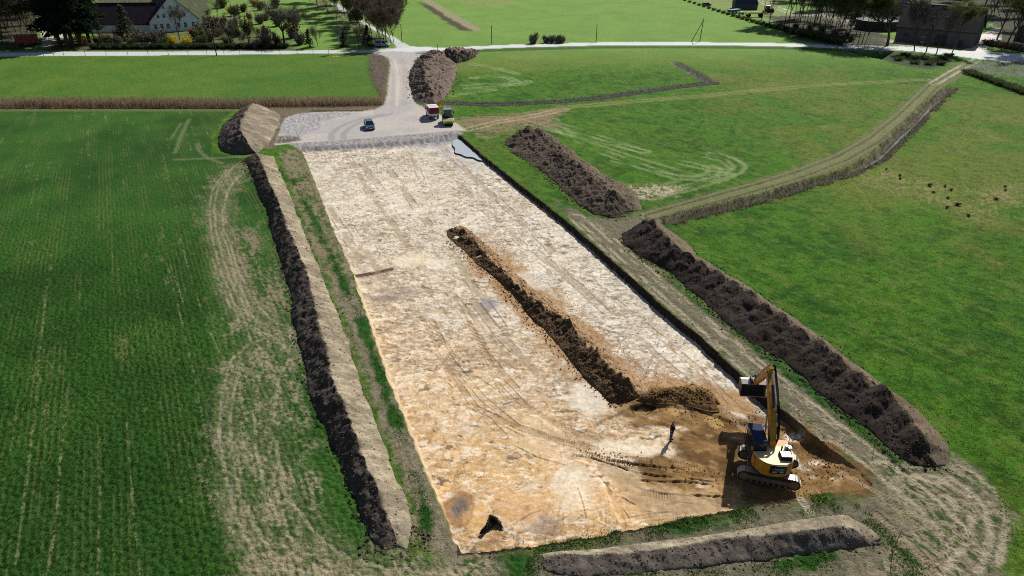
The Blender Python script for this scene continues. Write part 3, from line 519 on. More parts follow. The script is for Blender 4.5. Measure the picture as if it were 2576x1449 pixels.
# ---- water
def water(name, ps, z, lb, world=False):
    P = np.array(ps) if world else GG(ps)
    for _ in range(3):
        Q = np.roll(P, -1, 0); P = np.stack([P*.75+Q*.25, P*.25+Q*.75], 1).reshape(-1, 2)
    me = D.meshes.new(name); me.from_pydata([(a, b, z) for a, b in P], [], [tuple(range(len(P)))]); me.update()
    o = link(name, me, M_water); tag(o, kind='structure', label=lb); return o
M_water = mat('still_water', alb(176, 184, 186), .08, 0, .6, .05, .6, .003)
water('puddle', [(1140, 345), (1153, 342), (1185, 368), (1219, 397), (1203, 396), (1190, 388), (1172, 388), (1158, 380), (1142, 378), (1146, 366), (1136, 358)], -.47, 'shallow puddle in the far corner of the excavation')
PD = GG(P_ditch); wl = []
for i in range(0, 5):
    a, b = PD[i], PD[i+1]
    for t in (0, .5): wl.append(a+(b-a)*t)
wl = np.array(wl[1:]); nrm = np.gradient(wl, axis=0); nrm /= np.linalg.norm(nrm, axis=1)[:, None]; nrm = np.stack([-nrm[:, 1], nrm[:, 0]], 1)
ww = .22+.16*np.sin(np.arange(len(wl))*1.9)
M_water = mat('ditch_water_dark', alb(96, 104, 108), .12, 0, .5, .05, .6, .003)
water('ditch_water', np.concatenate([wl+nrm*ww[:, None]+nrm*.3, (wl-nrm*ww[:, None]+nrm*.3)[::-1]]), -.42, 'narrow water in the drainage ditch', True)
# ================================================================== SPOIL HEAPS
def resamp(P, n):
    P = np.asarray(P, float); s = np.concatenate([[0], np.cumsum(np.linalg.norm(np.diff(P[:, :2], axis=0), axis=1))]); s /= s[-1]
    t = np.linspace(0, 1, n); return np.stack([np.interp(t, s, P[:, k]) for k in range(P.shape[1])], 1), s
M_soil = mat_attr('loose_soil', .25, 2.2, 9.0, .06, 8.0)
HC = []
def heap(name, label, cat, Lp, Cp, Rp, hs, cl, cr, res=.14, rough=.22, lump=1.0, scal=0, taper=1.6, seed=0, sharp=.75, z0=-.12, smooth_r=1.0, base=0.0, group=None, scal_side=-1, edge=None, streak=0, nclod=0, csz=(.04, .13), rin=0):
    L = GG(Lp, base); R = GG(Rp, base)
    hs = np.interp(np.linspace(0, 1, len(Cp)), np.linspace(0, 1, len(hs)), hs)
    if rin: Rc = GG(Cp, base); R = resamp(R, 60)[0]; Rc = resamp(Rc, 60)[0]; R = R+(Rc-R)*rin
    Cg = np.array([(*G(p, base+h), h) for p, h in zip(Cp, hs)])
    if rin: L = GG([(x_-5, y_+1.5) for x_, y_ in Lp], base)
    n = int(max(24, np.sum(np.linalg.norm(np.diff(Cg[:, :2], axis=0), axis=1))/res)); L, _ = resamp(L, n); R, _ = resamp(R, n); C3, _ = resamp(Cg, n)
    wdt = np.mean(np.linalg.norm(L-R, axis=1)); m = int(max(16, wdt*1.25/res))
    q = np.linspace(-1.12, 1.12, m)[None, :]; tt = np.linspace(0, 1, n)[:, None]
    s = tt*np.sum(np.linalg.norm(np.diff(C3[:, :2], axis=0), axis=1)); Ls = s.max()
    aq = np.abs(q); side = (q > 0)
    ex = np.where(side[..., None] if side.ndim == 2 else side, 0, 0)
    A = L[:, None, :]; B = R[:, None, :]; Cc2 = C3[:, None, :2]
    P = np.where((q < 0)[..., None], Cc2+(A-Cc2)*aq[..., None], Cc2+(B-Cc2)*aq[..., None])
    x, y = P[..., 0], P[..., 1]
    # wobble the foot
    wob = (fbm(x*.5, y*.5, 3, 200+seed)-.5)*.5
    aqq = np.clip(aq+wob*.5*aq, 0, 2)
    prof = np.clip(1-aqq, -.2, 1); shp = np.where(prof > 0, prof**sharp, prof*1.5)
    endt = np.clip(np.minimum(s, Ls-s)/taper, 0, 1)**.75
    h = C3[:, 2][:, None]*endt*shp
    h = h*(.86+.32*fbm(s*.35, q*.6, 3, 205+seed))
    if rin: h = h*np.clip(.15+1.75*fbm(s*.9, q*.9+s*.2, 3, 206+seed), .1, 1.3)
    body = np.clip(shp*2.2, 0, 1)*endt
    amp = rough*np.where(side, smooth_r, 1.0)
    z = h+amp*body*((fbm(x*1.3, y*1.3, 5, 210+seed, .6)-.5)*2.0*lump+(np.abs(fbm(x*.55, y*.55, 3, 220+seed)-.5)*-2.4+.35)*lump)
    if scal:
        ph = s*2*math.pi/scal+2.5*fbm(s*.25, q*1.0, 2, 230+seed)
        sc = np.abs(np.sin(ph*.5)); ssd = np.where(q*scal_side > -.15, 1.0, .25)
        z = z+(sc-.6)*.50*body*ssd*np.clip(1.2-aqq, 0, 1)*C3[:, 2].max()/1.6
    ny = amp*body*.8; x = x+ny*(vn(x*2.3, y*2.3, 240+seed)-.5); y = y+ny*(vn(x*2.3+5, y*2.3, 241+seed)-.5)
    z = z+base+np.where(body < .06, z0, 0)*(1-np.clip(body/.06, 0, 1))
    V = np.stack([x, y, z], -1).reshape(-1, 3); idx = np.arange(n*m).reshape(n, m)
    F = np.stack([idx[:-1, :-1], idx[:-1, 1:], idx[1:, 1:], idx[1:, :-1]], -1).reshape(-1, 4)
    nn = fbm(x*.8, y*.8, 4, 250+seed); fine = fbm(x*4, y*4, 3, 251+seed)
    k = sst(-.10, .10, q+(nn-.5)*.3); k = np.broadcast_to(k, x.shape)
    c = np.asarray(cl)[None, None]*(1-k[..., None])+np.asarray(cr)[None, None]*k[..., None]  # soil tone per side, the side away from the sun painted darker
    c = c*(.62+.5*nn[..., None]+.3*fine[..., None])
    if streak: sk2 = fbm(s*2.1+q*1.9, q*1.5+s*.35, 5, 260+seed, .7)*.7+nn*.3; c = c*np.where(side, .74+.5*sst(.3, .7, sk2), 1.0)[..., None]; c = c+ (np.asarray(alb(190, 178, 156))-c)*(sst(.60, .74, sk2)*side*.45)[..., None]
    if edge is not None:
        e = sst(.62, .85, aqq+(nn-.5)*.5)*(q > 0); c = c*(1-e[..., None])+np.asarray(edge)*(.7+.6*fine[..., None])*e[..., None]
    me = npmesh(name, V, F)
    # make sure it faces up
    me.update(); nz = me.polygons[len(me.polygons)//2].normal.z
    if nz < 0: me = npmesh(name, V, F[:, ::-1])
    setcol(me, c.reshape(-1, 3))
    if nclod:
        ok = np.where((body > .15).ravel())[0]; i_ = rng.choice(ok, nclod); sz_ = csz[0]+(csz[1]-csz[0])*rng.random(nclod)**3
        keep = (rng.random(nclod) < np.where(side.repeat(n, 0).ravel()[i_], smooth_r*.6, 1.0)); i_ = i_[keep]; sz_ = sz_[keep]
        HC.append((V[i_]+np.stack([sz_*0, sz_*0, sz_*.2], 1), sz_, c.reshape(-1, 3)[i_]*(.7+.8*rng.random(len(i_)))[:, None]))
    o = link(name, me, M_soil); tag(o, label, cat, group); return o
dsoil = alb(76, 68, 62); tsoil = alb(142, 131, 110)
GH = 'spoil heaps around the excavation'
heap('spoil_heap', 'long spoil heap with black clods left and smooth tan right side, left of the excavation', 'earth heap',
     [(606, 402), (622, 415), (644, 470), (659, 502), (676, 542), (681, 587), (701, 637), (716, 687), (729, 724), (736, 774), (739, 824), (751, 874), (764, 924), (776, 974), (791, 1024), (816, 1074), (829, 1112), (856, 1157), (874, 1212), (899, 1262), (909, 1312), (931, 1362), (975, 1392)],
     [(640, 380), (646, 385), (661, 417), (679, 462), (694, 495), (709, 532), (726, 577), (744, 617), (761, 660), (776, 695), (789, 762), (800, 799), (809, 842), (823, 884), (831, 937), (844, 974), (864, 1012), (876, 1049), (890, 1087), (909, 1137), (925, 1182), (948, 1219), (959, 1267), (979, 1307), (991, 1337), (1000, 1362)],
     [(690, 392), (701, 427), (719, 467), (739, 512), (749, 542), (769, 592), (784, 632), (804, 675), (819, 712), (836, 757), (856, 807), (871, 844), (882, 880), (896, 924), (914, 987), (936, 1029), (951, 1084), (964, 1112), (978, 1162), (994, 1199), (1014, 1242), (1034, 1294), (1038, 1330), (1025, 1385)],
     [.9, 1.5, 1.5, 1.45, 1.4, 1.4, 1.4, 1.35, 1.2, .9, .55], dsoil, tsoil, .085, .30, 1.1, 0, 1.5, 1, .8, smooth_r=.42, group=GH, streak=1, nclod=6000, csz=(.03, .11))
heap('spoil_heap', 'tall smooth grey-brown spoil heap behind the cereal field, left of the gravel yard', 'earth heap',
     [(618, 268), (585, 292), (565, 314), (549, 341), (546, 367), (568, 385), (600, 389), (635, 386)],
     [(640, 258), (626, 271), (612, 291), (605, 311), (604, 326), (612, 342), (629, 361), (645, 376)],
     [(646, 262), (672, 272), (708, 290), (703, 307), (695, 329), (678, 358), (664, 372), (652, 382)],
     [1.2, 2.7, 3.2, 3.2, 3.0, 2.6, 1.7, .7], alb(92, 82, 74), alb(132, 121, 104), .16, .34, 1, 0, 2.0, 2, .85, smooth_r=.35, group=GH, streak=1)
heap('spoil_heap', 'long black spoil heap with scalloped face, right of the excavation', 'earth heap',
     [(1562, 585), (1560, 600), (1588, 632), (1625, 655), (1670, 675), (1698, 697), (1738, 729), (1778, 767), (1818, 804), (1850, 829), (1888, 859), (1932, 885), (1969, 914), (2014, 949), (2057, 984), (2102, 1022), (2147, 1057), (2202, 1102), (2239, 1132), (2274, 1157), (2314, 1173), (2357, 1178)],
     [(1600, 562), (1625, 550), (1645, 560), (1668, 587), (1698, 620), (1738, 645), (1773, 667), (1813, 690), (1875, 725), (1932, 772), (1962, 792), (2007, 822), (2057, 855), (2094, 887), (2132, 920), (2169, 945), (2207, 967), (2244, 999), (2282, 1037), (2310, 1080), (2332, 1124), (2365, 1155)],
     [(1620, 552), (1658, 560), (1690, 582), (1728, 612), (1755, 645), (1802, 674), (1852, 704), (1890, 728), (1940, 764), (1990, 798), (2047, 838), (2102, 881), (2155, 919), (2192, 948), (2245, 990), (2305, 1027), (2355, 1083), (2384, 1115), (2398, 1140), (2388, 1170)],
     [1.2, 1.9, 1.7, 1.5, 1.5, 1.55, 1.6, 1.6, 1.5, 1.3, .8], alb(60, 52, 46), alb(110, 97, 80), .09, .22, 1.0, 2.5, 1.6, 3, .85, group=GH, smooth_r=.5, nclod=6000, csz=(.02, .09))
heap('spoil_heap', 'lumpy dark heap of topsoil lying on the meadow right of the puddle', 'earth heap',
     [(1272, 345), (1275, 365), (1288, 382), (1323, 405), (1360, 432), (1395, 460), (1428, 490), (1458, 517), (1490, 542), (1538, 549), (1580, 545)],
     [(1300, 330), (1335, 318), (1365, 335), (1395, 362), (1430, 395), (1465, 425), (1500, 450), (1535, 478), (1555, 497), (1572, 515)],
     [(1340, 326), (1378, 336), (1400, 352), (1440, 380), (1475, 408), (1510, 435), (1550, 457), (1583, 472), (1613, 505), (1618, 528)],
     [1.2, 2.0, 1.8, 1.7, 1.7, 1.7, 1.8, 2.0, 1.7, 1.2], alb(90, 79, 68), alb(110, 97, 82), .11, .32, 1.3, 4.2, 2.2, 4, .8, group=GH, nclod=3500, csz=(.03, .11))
heap('spoil_heap', 'lumpy dark heap of topsoil right of the haul road by the junction', 'earth heap',
     [(1046, 262), (1036, 235), (1029, 210), (1028, 190), (1036, 170), (1044, 155), (1060, 140), (1082, 129), (1106, 127)],
     [(1092, 244), (1078, 215), (1068, 190), (1066, 168), (1078, 148), (1100, 134), (1115, 128)],
     [(1119, 248), (1136, 220), (1140, 205), (1150, 190), (1150, 172), (1150, 160), (1140, 150), (1135, 140), (1140, 130)],
     [1.3, 2.0, 2.2, 2.2, 2.1, 2.0, 1.4], alb(96, 86, 78), alb(116, 102, 90), .2, .45, 1.4, 6, 3.0, 5, .75, group=GH, nclod=1800, csz=(.05, .15))
heap('spoil_heap', 'small dark soil heap just below the road, right of the junction', 'earth heap',
     [(1100, 134), (1124, 150), (1150, 160), (1180, 152), (1200, 142)],
     [(1110, 126), (1135, 128), (1155, 132), (1178, 134), (1192, 132)],
     [(1120, 124), (1144, 125), (1170, 125), (1194, 127), (1206, 134)],
     [1.2, 2.1, 2.2, 1.9, 1.2], alb(96, 86, 78), alb(116, 102, 90), .2, .6, 1.5, 3, 3.0, 6, .7, group=GH, nclod=700, csz=(.06, .22))
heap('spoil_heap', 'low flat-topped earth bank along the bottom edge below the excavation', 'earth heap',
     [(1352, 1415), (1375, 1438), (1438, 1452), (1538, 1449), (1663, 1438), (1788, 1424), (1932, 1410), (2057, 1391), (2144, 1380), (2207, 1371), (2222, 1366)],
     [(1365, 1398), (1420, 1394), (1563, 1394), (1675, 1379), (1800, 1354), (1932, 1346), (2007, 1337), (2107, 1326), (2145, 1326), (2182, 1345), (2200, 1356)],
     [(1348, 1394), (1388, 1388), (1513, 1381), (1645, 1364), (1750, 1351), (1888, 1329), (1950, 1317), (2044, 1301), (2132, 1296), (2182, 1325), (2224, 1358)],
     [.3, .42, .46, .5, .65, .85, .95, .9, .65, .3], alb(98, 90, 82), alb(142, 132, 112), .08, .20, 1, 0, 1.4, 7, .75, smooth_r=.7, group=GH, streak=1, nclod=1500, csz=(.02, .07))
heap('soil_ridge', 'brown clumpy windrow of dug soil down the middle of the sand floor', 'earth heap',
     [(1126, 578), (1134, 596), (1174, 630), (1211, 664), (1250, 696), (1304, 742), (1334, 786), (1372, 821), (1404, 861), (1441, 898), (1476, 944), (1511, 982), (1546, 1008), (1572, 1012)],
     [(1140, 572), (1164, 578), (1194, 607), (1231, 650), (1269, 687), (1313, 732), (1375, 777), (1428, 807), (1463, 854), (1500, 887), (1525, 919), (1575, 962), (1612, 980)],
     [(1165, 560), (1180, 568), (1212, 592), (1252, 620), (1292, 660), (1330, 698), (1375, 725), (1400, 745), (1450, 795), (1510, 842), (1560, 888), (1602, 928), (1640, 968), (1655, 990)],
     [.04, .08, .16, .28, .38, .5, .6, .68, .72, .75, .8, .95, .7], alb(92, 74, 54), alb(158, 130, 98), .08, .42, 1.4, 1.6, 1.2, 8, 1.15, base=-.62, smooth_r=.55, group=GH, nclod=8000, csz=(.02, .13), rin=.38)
heap('soil_ridge', 'low brown spread of dug soil curving right from the end of the windrow', 'earth heap',
     [(1600, 1000), (1660, 1010), (1720, 1012), (1790, 1030), (1812, 1030)],
     [(1625, 985), (1680, 985), (1725, 985), (1770, 990), (1800, 1010)],
     [(1635, 968), (1690, 976), (1745, 964), (1790, 985), (1813, 1012)],
     [.3, .15, .22, .18, .1], alb(112, 86, 54), alb(132, 104, 66), .08, .34, 1.4, 1.3, 1.2, 9, 1.2, base=-.55, group=GH, nclod=1500, csz=(.03, .12))
heap('soil_lump', 'single pointed clod of black soil on the sand near the front left corner', 'soil lump',
     [(1204, 1340), (1212, 1338), (1226, 1330), (1240, 1322)],
     [(1218, 1325), (1230, 1300), (1236, 1290), (1246, 1305)],
     [(1232, 1300), (1244, 1298), (1258, 1312), (1266, 1326)],
     [.25, .8, .8, .3], alb(56, 48, 42), alb(74, 62, 48), .05, .22, 1, 0, .5, 10, .8, base=-.55, nclod=260, csz=(.03, .09))
# ---- clods scattered over heaps, feet of heaps and the floor
ico_v = []; t_ = (1+5**.5)/2
for a in (-1, 1):
    for b in (-t_, t_): ico_v += [(0, a, b), (a, b, 0), (b, 0, a)]
ico_v = np.array(ico_v, float); ico_v /= np.linalg.norm(ico_v[0])
def _hull():
    fs = []
    n = 12
    for i in range(n):
        for j in range(i+1, n):
            for k in range(j+1, n):
                d1 = np.linalg.norm(ico_v[i]-ico_v[j]); d2 = np.linalg.norm(ico_v[j]-ico_v[k]); d3 = np.linalg.norm(ico_v[i]-ico_v[k])
                if max(d1, d2, d3) < 1.1:
                    nn = np.cross(ico_v[j]-ico_v[i], ico_v[k]-ico_v[i]); fs.append((i, j, k) if nn.dot(ico_v[i]) > 0 else (i, k, j))
    return np.array(fs)
ico_f = _hull()
def clods(name, label, pts, size, cols, sq=.7):
    """pts (n,3), size (n,), cols (n,3)"""
    n = len(pts); V = np.repeat(ico_v[None], n, 0)*(.7+.6*rng.random((n, 12, 1)))
    a = rng.random(n)*6.28; ca, sa = np.cos(a)[:, None], np.sin(a)[:, None]
    V = np.stack([V[..., 0]*ca-V[..., 1]*sa, V[..., 0]*sa+V[..., 1]*ca, V[..., 2]*sq], -1)*size[:, None, None]
    V = V+pts[:, None, :]; F = (ico_f[None]+(np.arange(n)*12)[:, None, None]).reshape(-1, 3)
    me = npmesh(name, V.reshape(-1, 3), F, False); setcol(me, np.repeat(cols[:, None], 12, 1).reshape(-1, 3))
    o = link(name, me, M_soil); tag(o, label, None, None, 'stuff'); return o
def along(ps, n, spread, base=0.0, side=0):
    P, _ = resamp(GG(ps, base), 400); i = rng.integers(0, 399, n); t = rng.random(n)[:, None]
    p = P[i]*(1-t)+P[i+1]*t; dd = P[i+1]-P[i]; dd /= np.linalg.norm(dd, axis=1)[:, None]; nn = np.stack([-dd[:, 1], dd[:, 0]], 1)
    return p+nn*(rng.normal(0, spread, n)+side)[:, None]
pts = []; sz = []; cl = []
def addc(p, smin, smax, col, zoff=0):
    for a, b in p:
        s_ = (smin+(smax-smin)*rng.random()**4)*.8; pts.append((a, b, zat(a, b)+s_*.25+zoff)); sz.append(s_); cl.append(np.asarray(col)*(.6+.8*rng.random()))
LBm = [(606, 402), (644, 470), (676, 542), (701, 637), (736, 774), (751, 874), (791, 1024), (856, 1157), (899, 1262), (931, 1362), (980, 1392)]
addc(along(LBm, 1500, .35), .04, .17, alb(64, 56, 52))
addc(along([(701, 427), (749, 542), (804, 675), (856, 807), (914, 987), (951, 1084), (994, 1199), (1036, 1294)], 900, .28, 0, -.1), .04, .14, alb(104, 88, 68))
addc(along([(940, 1350), (980, 1385), (1030, 1375), (1060, 1330)], 300, .7), .04, .18, alb(92, 80, 66))
addc(along([(1560, 600), (1625, 655), (1698, 697), (1778, 767), (1850, 829), (1932, 885), (2014, 949), (2102, 1022), (2202, 1102), (2314, 1173), (2380, 1170)], 1600, .35), .04, .17, alb(58, 50, 46))
addc(along([(1660, 562), (1755, 645), (1890, 728), (2047, 838), (2192, 948), (2355, 1083), (2395, 1135)], 600, .3), .05, .16, alb(84, 74, 60))
addc(along([(1272, 360), (1360, 432), (1458, 517), (1538, 549), (1620, 520)], 500, .5), .06, .22, alb(74, 64, 58))
addc(along([(1129, 597), (1206, 667), (1269, 724), (1325, 789), (1395, 864), (1468, 949), (1558, 1017)], 1300, .45, -.45), .03, .13, alb(110, 84, 54))
addc(along([(1209, 590), (1288, 652), (1388, 725), (1448, 789), (1508, 837), (1600, 924), (1650, 966), (1750, 962), (1813, 1017)], 3200, .7, -.45, .4), .02, .06, alb(132, 100, 64))
addc(along([(1350, 1410), (1450, 1445), (1663, 1440), (1932, 1412), (2200, 1372)], 350, .3), .04, .12, alb(86, 76, 64))
addc(along([(1230, 1388), (1500, 1352), (1800, 1293), (1990, 1262)], 500, .2), .04, .12, alb(84, 72, 54))
addc(along([(1880, 1030), (1990, 1080), (2100, 1170), (2000, 1230), (1850, 1240)], 900, 1.1, -.6), .03, .10, alb(128, 94, 54))
addc(along([(1460, 1125), (1600, 1160), (1740, 1175), (1850, 1195)], 500, .4, -.6), .03, .10, alb(132, 104, 70))
addc(along([(1640, 1000), (1740, 1030), (1860, 1060)], 400, .8, -.6), .03, .10, alb(128, 96, 58))
addc(along([(1300, 560), (1500, 720), (1700, 900)], 120, 5, -.5), .03, .08, alb(120, 96, 70))
addc(along([(1040, 250), (1030, 200), (1060, 140), (1140, 150), (1140, 215), (1115, 248)], 300, .9), .1, .3, alb(84, 76, 72))
clods('soil_clods', 'crumbled soil clods scattered around the heaps and over the sand', np.concatenate([np.array(pts)]+[h_[0] for h_ in HC]), np.concatenate([np.array(sz)]+[h_[1] for h_ in HC]), np.concatenate([np.array(cl)]+[h_[2] for h_ in HC]))
# ================================================================== OBJECT BUILDER
class MB:
    def __init__(s, M=None): s.v = []; s.f = []; s.M = M or Matrix.Identity(4)
    def add(s, vs_, fs, M=None):
        n = len(s.v); T_ = s.M @ M if M is not None else s.M
        s.v += [tuple(T_ @ Vector(p)) for p in vs_]; s.f += [tuple(i+n for i in f) for f in fs]; return s
    def box(s, x0, x1, y0, y1, z0, z1, M=None, tx=0, ty=0):
        """tx, ty: inset of the top face"""
        v = [(x0, y0, z0), (x1, y0, z0), (x1, y1, z0), (x0, y1, z0), (x0+tx, y0+ty, z1), (x1-tx, y0+ty, z1), (x1-tx, y1-ty, z1), (x0+tx, y1-ty, z1)]
        return s.add(v, [(0, 3, 2, 1), (4, 5, 6, 7), (0, 1, 5, 4), (1, 2, 6, 5), (2, 3, 7, 6), (3, 0, 4, 7)], M)
    def prism(s, poly, a, b, axis='x', M=None):
        """poly in the plane normal to axis, extruded a..b"""
        def P(t, u, w_): return (t, u, w_) if axis == 'x' else ((u, t, w_) if axis == 'y' else (u, w_, t))
        n = len(poly); v = [P(a, *p) for p in poly]+[P(b, *p) for p in poly]
        ar = sum(poly[i][0]*poly[(i+1) % n][1]-poly[(i+1) % n][0]*poly[i][1] for i in range(n))
        if axis == 'y': ar = -ar
        fw = list(range(n)); c1, c2 = tuple(fw[::-1]), tuple(i+n for i in fw)
        sd_ = [(i, (i+1) % n, (i+1) % n+n, i+n) for i in range(n)]
        if ar < 0: c1, c2 = c1[::-1], c2[::-1]; sd_ = [f[::-1] for f in sd_]
        return s.add(v, [c1, c2]+sd_, M)
    def cyl(s, p0, p1, r, n=12, r1=None, M=None):
        p0, p1 = Vector(p0), Vector(p1); d = (p1-p0).normalized(); a = d.orthogonal().normalized(); b = d.cross(a); r1 = r if r1 is None else r1
        v = [tuple(p0+(a*math.cos(t)+b*math.sin(t))*r) for t in [2*math.pi*i/n for i in range(n)]]
        v += [tuple(p1+(a*math.cos(t)+b*math.sin(t))*r1) for t in [2*math.pi*i/n for i in range(n)]]
        return s.add(v, [tuple(range(n))[::-1], tuple(range(n, 2*n))]+[(i, (i+1) % n, (i+1) % n+n, i+n) for i in range(n)], M)
    def tube(s, pts, r, n=6, M=None):
        for a, b in zip(pts[:-1], pts[1:]): s.cyl(a, b, r, n, None, M)
        return s
    def loft(s, rings, M=None, cap=True):
        n = len(rings[0]); v = [p for r in rings for p in r]; f = []
        for k in range(len(rings)-1):
            for i in range(n): j = (i+1) % n; f.append((k*n+i, k*n+j, (k+1)*n+j, (k+1)*n+i))
        if cap: f.append(tuple(range(n))[::-1]); f.append(tuple(range((len(rings)-1)*n, len(rings)*n)))
        return s.add(v, f, M)
    def build(s, name, mt, parent=None, smooth=False, bevel=0, label=None):
        me = D.meshes.new(name); me.from_pydata(s.v, [], s.f); me.update()
        if smooth: me.polygons.foreach_set('use_smooth', [True]*len(me.polygons))
        o = link(name, me, mt, parent)
        if bevel:
            b = o.modifiers.new('bevel', 'BEVEL'); b.width = bevel; b.segments = 2; b.limit_method = 'ANGLE'
        if label: o['label'] = label
        return o
def RZ(a): return Matrix.Rotation(math.radians(a), 4, 'Z')
def lettering(txt, size, mt, parent, M, name='lettering', ext=.004):
    cu_ = D.curves.new('lettering', 'FONT'); cu_.body = txt; cu_.size = size; cu_.extrude = ext; cu_.align_x = 'LEFT'; cu_.offset = size*.02
    to = D.objects.new('lettering_tmp', cu_); COL.objects.link(to); bpy.context.view_layer.update()
    me = D.meshes.new_from_object(to.evaluated_get(bpy.context.evaluated_depsgraph_get())); D.objects.remove(to)
    me.transform(M); return link(name, me, mt, parent)
yel = mat('machine_yellow', alb(184, 132, 40), .5, 0, .3, .34, 4.5, .004); cream = mat('glare_toned_yellow', alb(222, 200, 150), .5, 0, .35, .1, 3)  # cream hood tone: sun glare on yellow put into the colour
steel = mat('worn_steel', alb(158, 152, 142), .5, .5, .5, .2, 6, .004); dsteel = mat('dark_steel', alb(54, 50, 48), .6, .3, .4, .3, 5, .004)
MUDDY = mat('splashed_mud', alb(150, 122, 86), .9, 0, .1, .4, 6, .02)
blk = mat('black_rubber', alb(28, 28, 30), .7, 0, .3, .2, 6); glass = mat('dark_glass', alb(26, 32, 42), .06, 0, .8, .05, 1)
roofb = mat('blue_black_roof', alb(34, 46, 78), .7, .0, .1, .1, 3); lgrey = mat('light_grey_metal', alb(200, 204, 212), .35, .3, .5, .08, 4)
mud = mat('muddy_steel', alb(120, 104, 84), .75, .1, .3, .3, 5, .01)
# ================================================================== EXCAVATOR
EX, EY = 19.05, 38.95; EZ = -.60
ex = empty('excavator', (EX, EY, EZ)); tag(ex, 'yellow tracked excavator standing on the brown soil at the right end of the excavation', 'excavator')
UM = RZ(-16.8+0.0)    # undercarriage: tracks along local x
def stadium(L_, hh, n=7):
    r = hh/2; pts = []
    for i in range(n+1): a = -math.pi/2+math.pi*i/n; pts.append((L_/2-r+r*math.cos(a), r+r*math.sin(a)))
    for i in range(n+1): a = math.pi/2+math.pi*i/n; pts.append((-L_/2+r+r*math.cos(a), r+r*math.sin(a)))
    return pts
for sy in (-1, 1):
    cy_ = sy*1.17; b = MB(UM); prof = stadium(4.35, .92)
    b.prism([(x_, z_) for x_, z_ in prof], cy_-.28, cy_+.28, 'y')
    tr = b.build('track', dsteel, ex)
    sh = MB(UM); rp = resamp(np.array(prof+[prof[0]]), 49)[0]
    for k in range(48):
        a = np.array(rp[k]); c_ = np.array(rp[k+1]); d_ = (c_-a)/np.linalg.norm(c_-a); nrm_ = np.array([d_[1], -d_[0]])
        a2 = a+d_*.015; c2 = c_-d_*.015
        pl = [tuple(a2+nrm_*.005), tuple(c2+nrm_*.005), tuple(c2+nrm_*.035), tuple(c2-d_*.03+nrm_*.035), tuple(c2-d_*.05+nrm_*.02), tuple(a2+nrm_*.02)]
        sh.prism(pl, cy_-.31, cy_+.31, 'y')
    sh.build('track_shoes', steel, tr)
    fr = MB(UM)
    for side in (-1, 1):
        yy = cy_+side*.285
        for xx in (-1.72, 1.72): fr.cyl((xx, yy, .46), (xx, yy+side*.05, .46), .34, 16)
        for xx in np.linspace(-1.2, 1.2, 7): fr.cyl((xx, yy, .16), (xx, yy+side*.04, .16), .11, 10)
    fr.box(-1.5, 1.5, cy_-.31, cy_+.31, .28, .62); fr.build('track_frame', mud, tr)
b = MB(UM); b.box(-1.1, 1.1, -.9, .9, .35, .8); b.box(-1.5, -1.0, -.7, .7, .4, .7); b.cyl((0, 0, .78), (0, 0, 1.02), .62, 24); b.build('undercarriage', MUDDY, ex)
HM = RZ(-4.8)
# upper structure outline (x right, y forward): round tail
def outline(rx, ry, yf, n=14, grow=0):
    pts = [(rx+grow, yf+grow), (-rx-grow, yf+grow)]
    for i in range(n+1):
        a = math.pi+math.pi*i/n; ca, sa = math.cos(a), math.sin(a)
        pts.append(((rx+grow)*math.copysign(abs(ca)**.8, ca), (ry+grow)*math.copysign(abs(sa)**.85, sa)))
    return pts
tail = [p for p in outline(1.46, 1.72, 0)]
b = MB(HM); b.prism([(x_, y_) for x_, y_ in outline(1.40, 1.5, 1.35)], 1.02, 1.22, 'z'); b.build('turntable_deck', dsteel, ex)
b = MB(HM); cw = [(1.46, -.35), (-1.46, -.35)]+[p for p in outline(1.46, 1.74, 0)[2:] if p[1] < -.35]
b.prism([(x_*.97, y_*.97) for x_, y_ in cw], 1.06, 1.16, 'z'); b.prism(cw, 1.16, 2.16, 'z'); cwo = b.build('counterweight', yel, ex, bevel=.03)
b = MB(HM); b.box(.45, 1.46, -.35, 1.30, 1.22, 2.02); b.box(-1.46, -.5, -.9, -.3, 1.22, 2.0); b.box(-.5, .45, -.35, .35, 1.22, 1.9); b.build('engine_housing', yel, ex, bevel=.02)
b = MB(HM); hd = [(1.42, .35), (-.45, .35), (-.45, -.3), (-1.42, -.35)]+[(x_*.975, y_*.975) for x_, y_ in outline(1.46, 1.74, 0)[2:] if y_ < -.35]
b.prism(hd, 2.165, 2.21, 'z')
for (a, c_) in ((-.9, -1.1), (.2, -1.35), (1.0, -1.0)): b.box(a-.12, a+.12, c_-.04, c_+.04, 2.2, 2.225)
hood = b.build('hood', cream, ex)
b = MB(HM); b.box(.30, 1.12, -1.22, -.42, 2.21, 2.50, None, .04, .04); eb = b.build('air_intake_box', blk, ex, bevel=.02)
b = MB(HM)
for i in range(2):
    for j in range(2):
        x0 = .36+i*.37; y0 = -1.12+j*.32
        b.box(x0, x0+.30, y0, y0+.03, 2.50, 2.52); b.box(x0, x0+.30, y0+.23, y0+.26, 2.50, 2.52); b.box(x0, x0+.03, y0, y0+.26, 2.50, 2.521); b.box(x0+.27, x0+.30, y0, y0+.26, 2.50, 2.521); b.box(x0+.06, x0+.24, y0+.06, y0+.2, 2.502, 2.514)
b.build('intake_grille', lgrey, eb)
b = MB(HM); b.tube([(1.0, -.2, 2.2), (1.0, -.2, 2.75), (1.1, .05, 2.75)], .03); b.tube([(1.30, -.3, 2.2), (1.30, -.3, 2.65), (1.15, .2, 2.65), (1.15, .2, 2.1)], .02); b.tube([(1.4, .9, 2.0), (1.4, .9, 2.8), (1.4, .1, 2.8), (1.4, .1, 2.0)], .02); b.build('handrail', dsteel, ex)
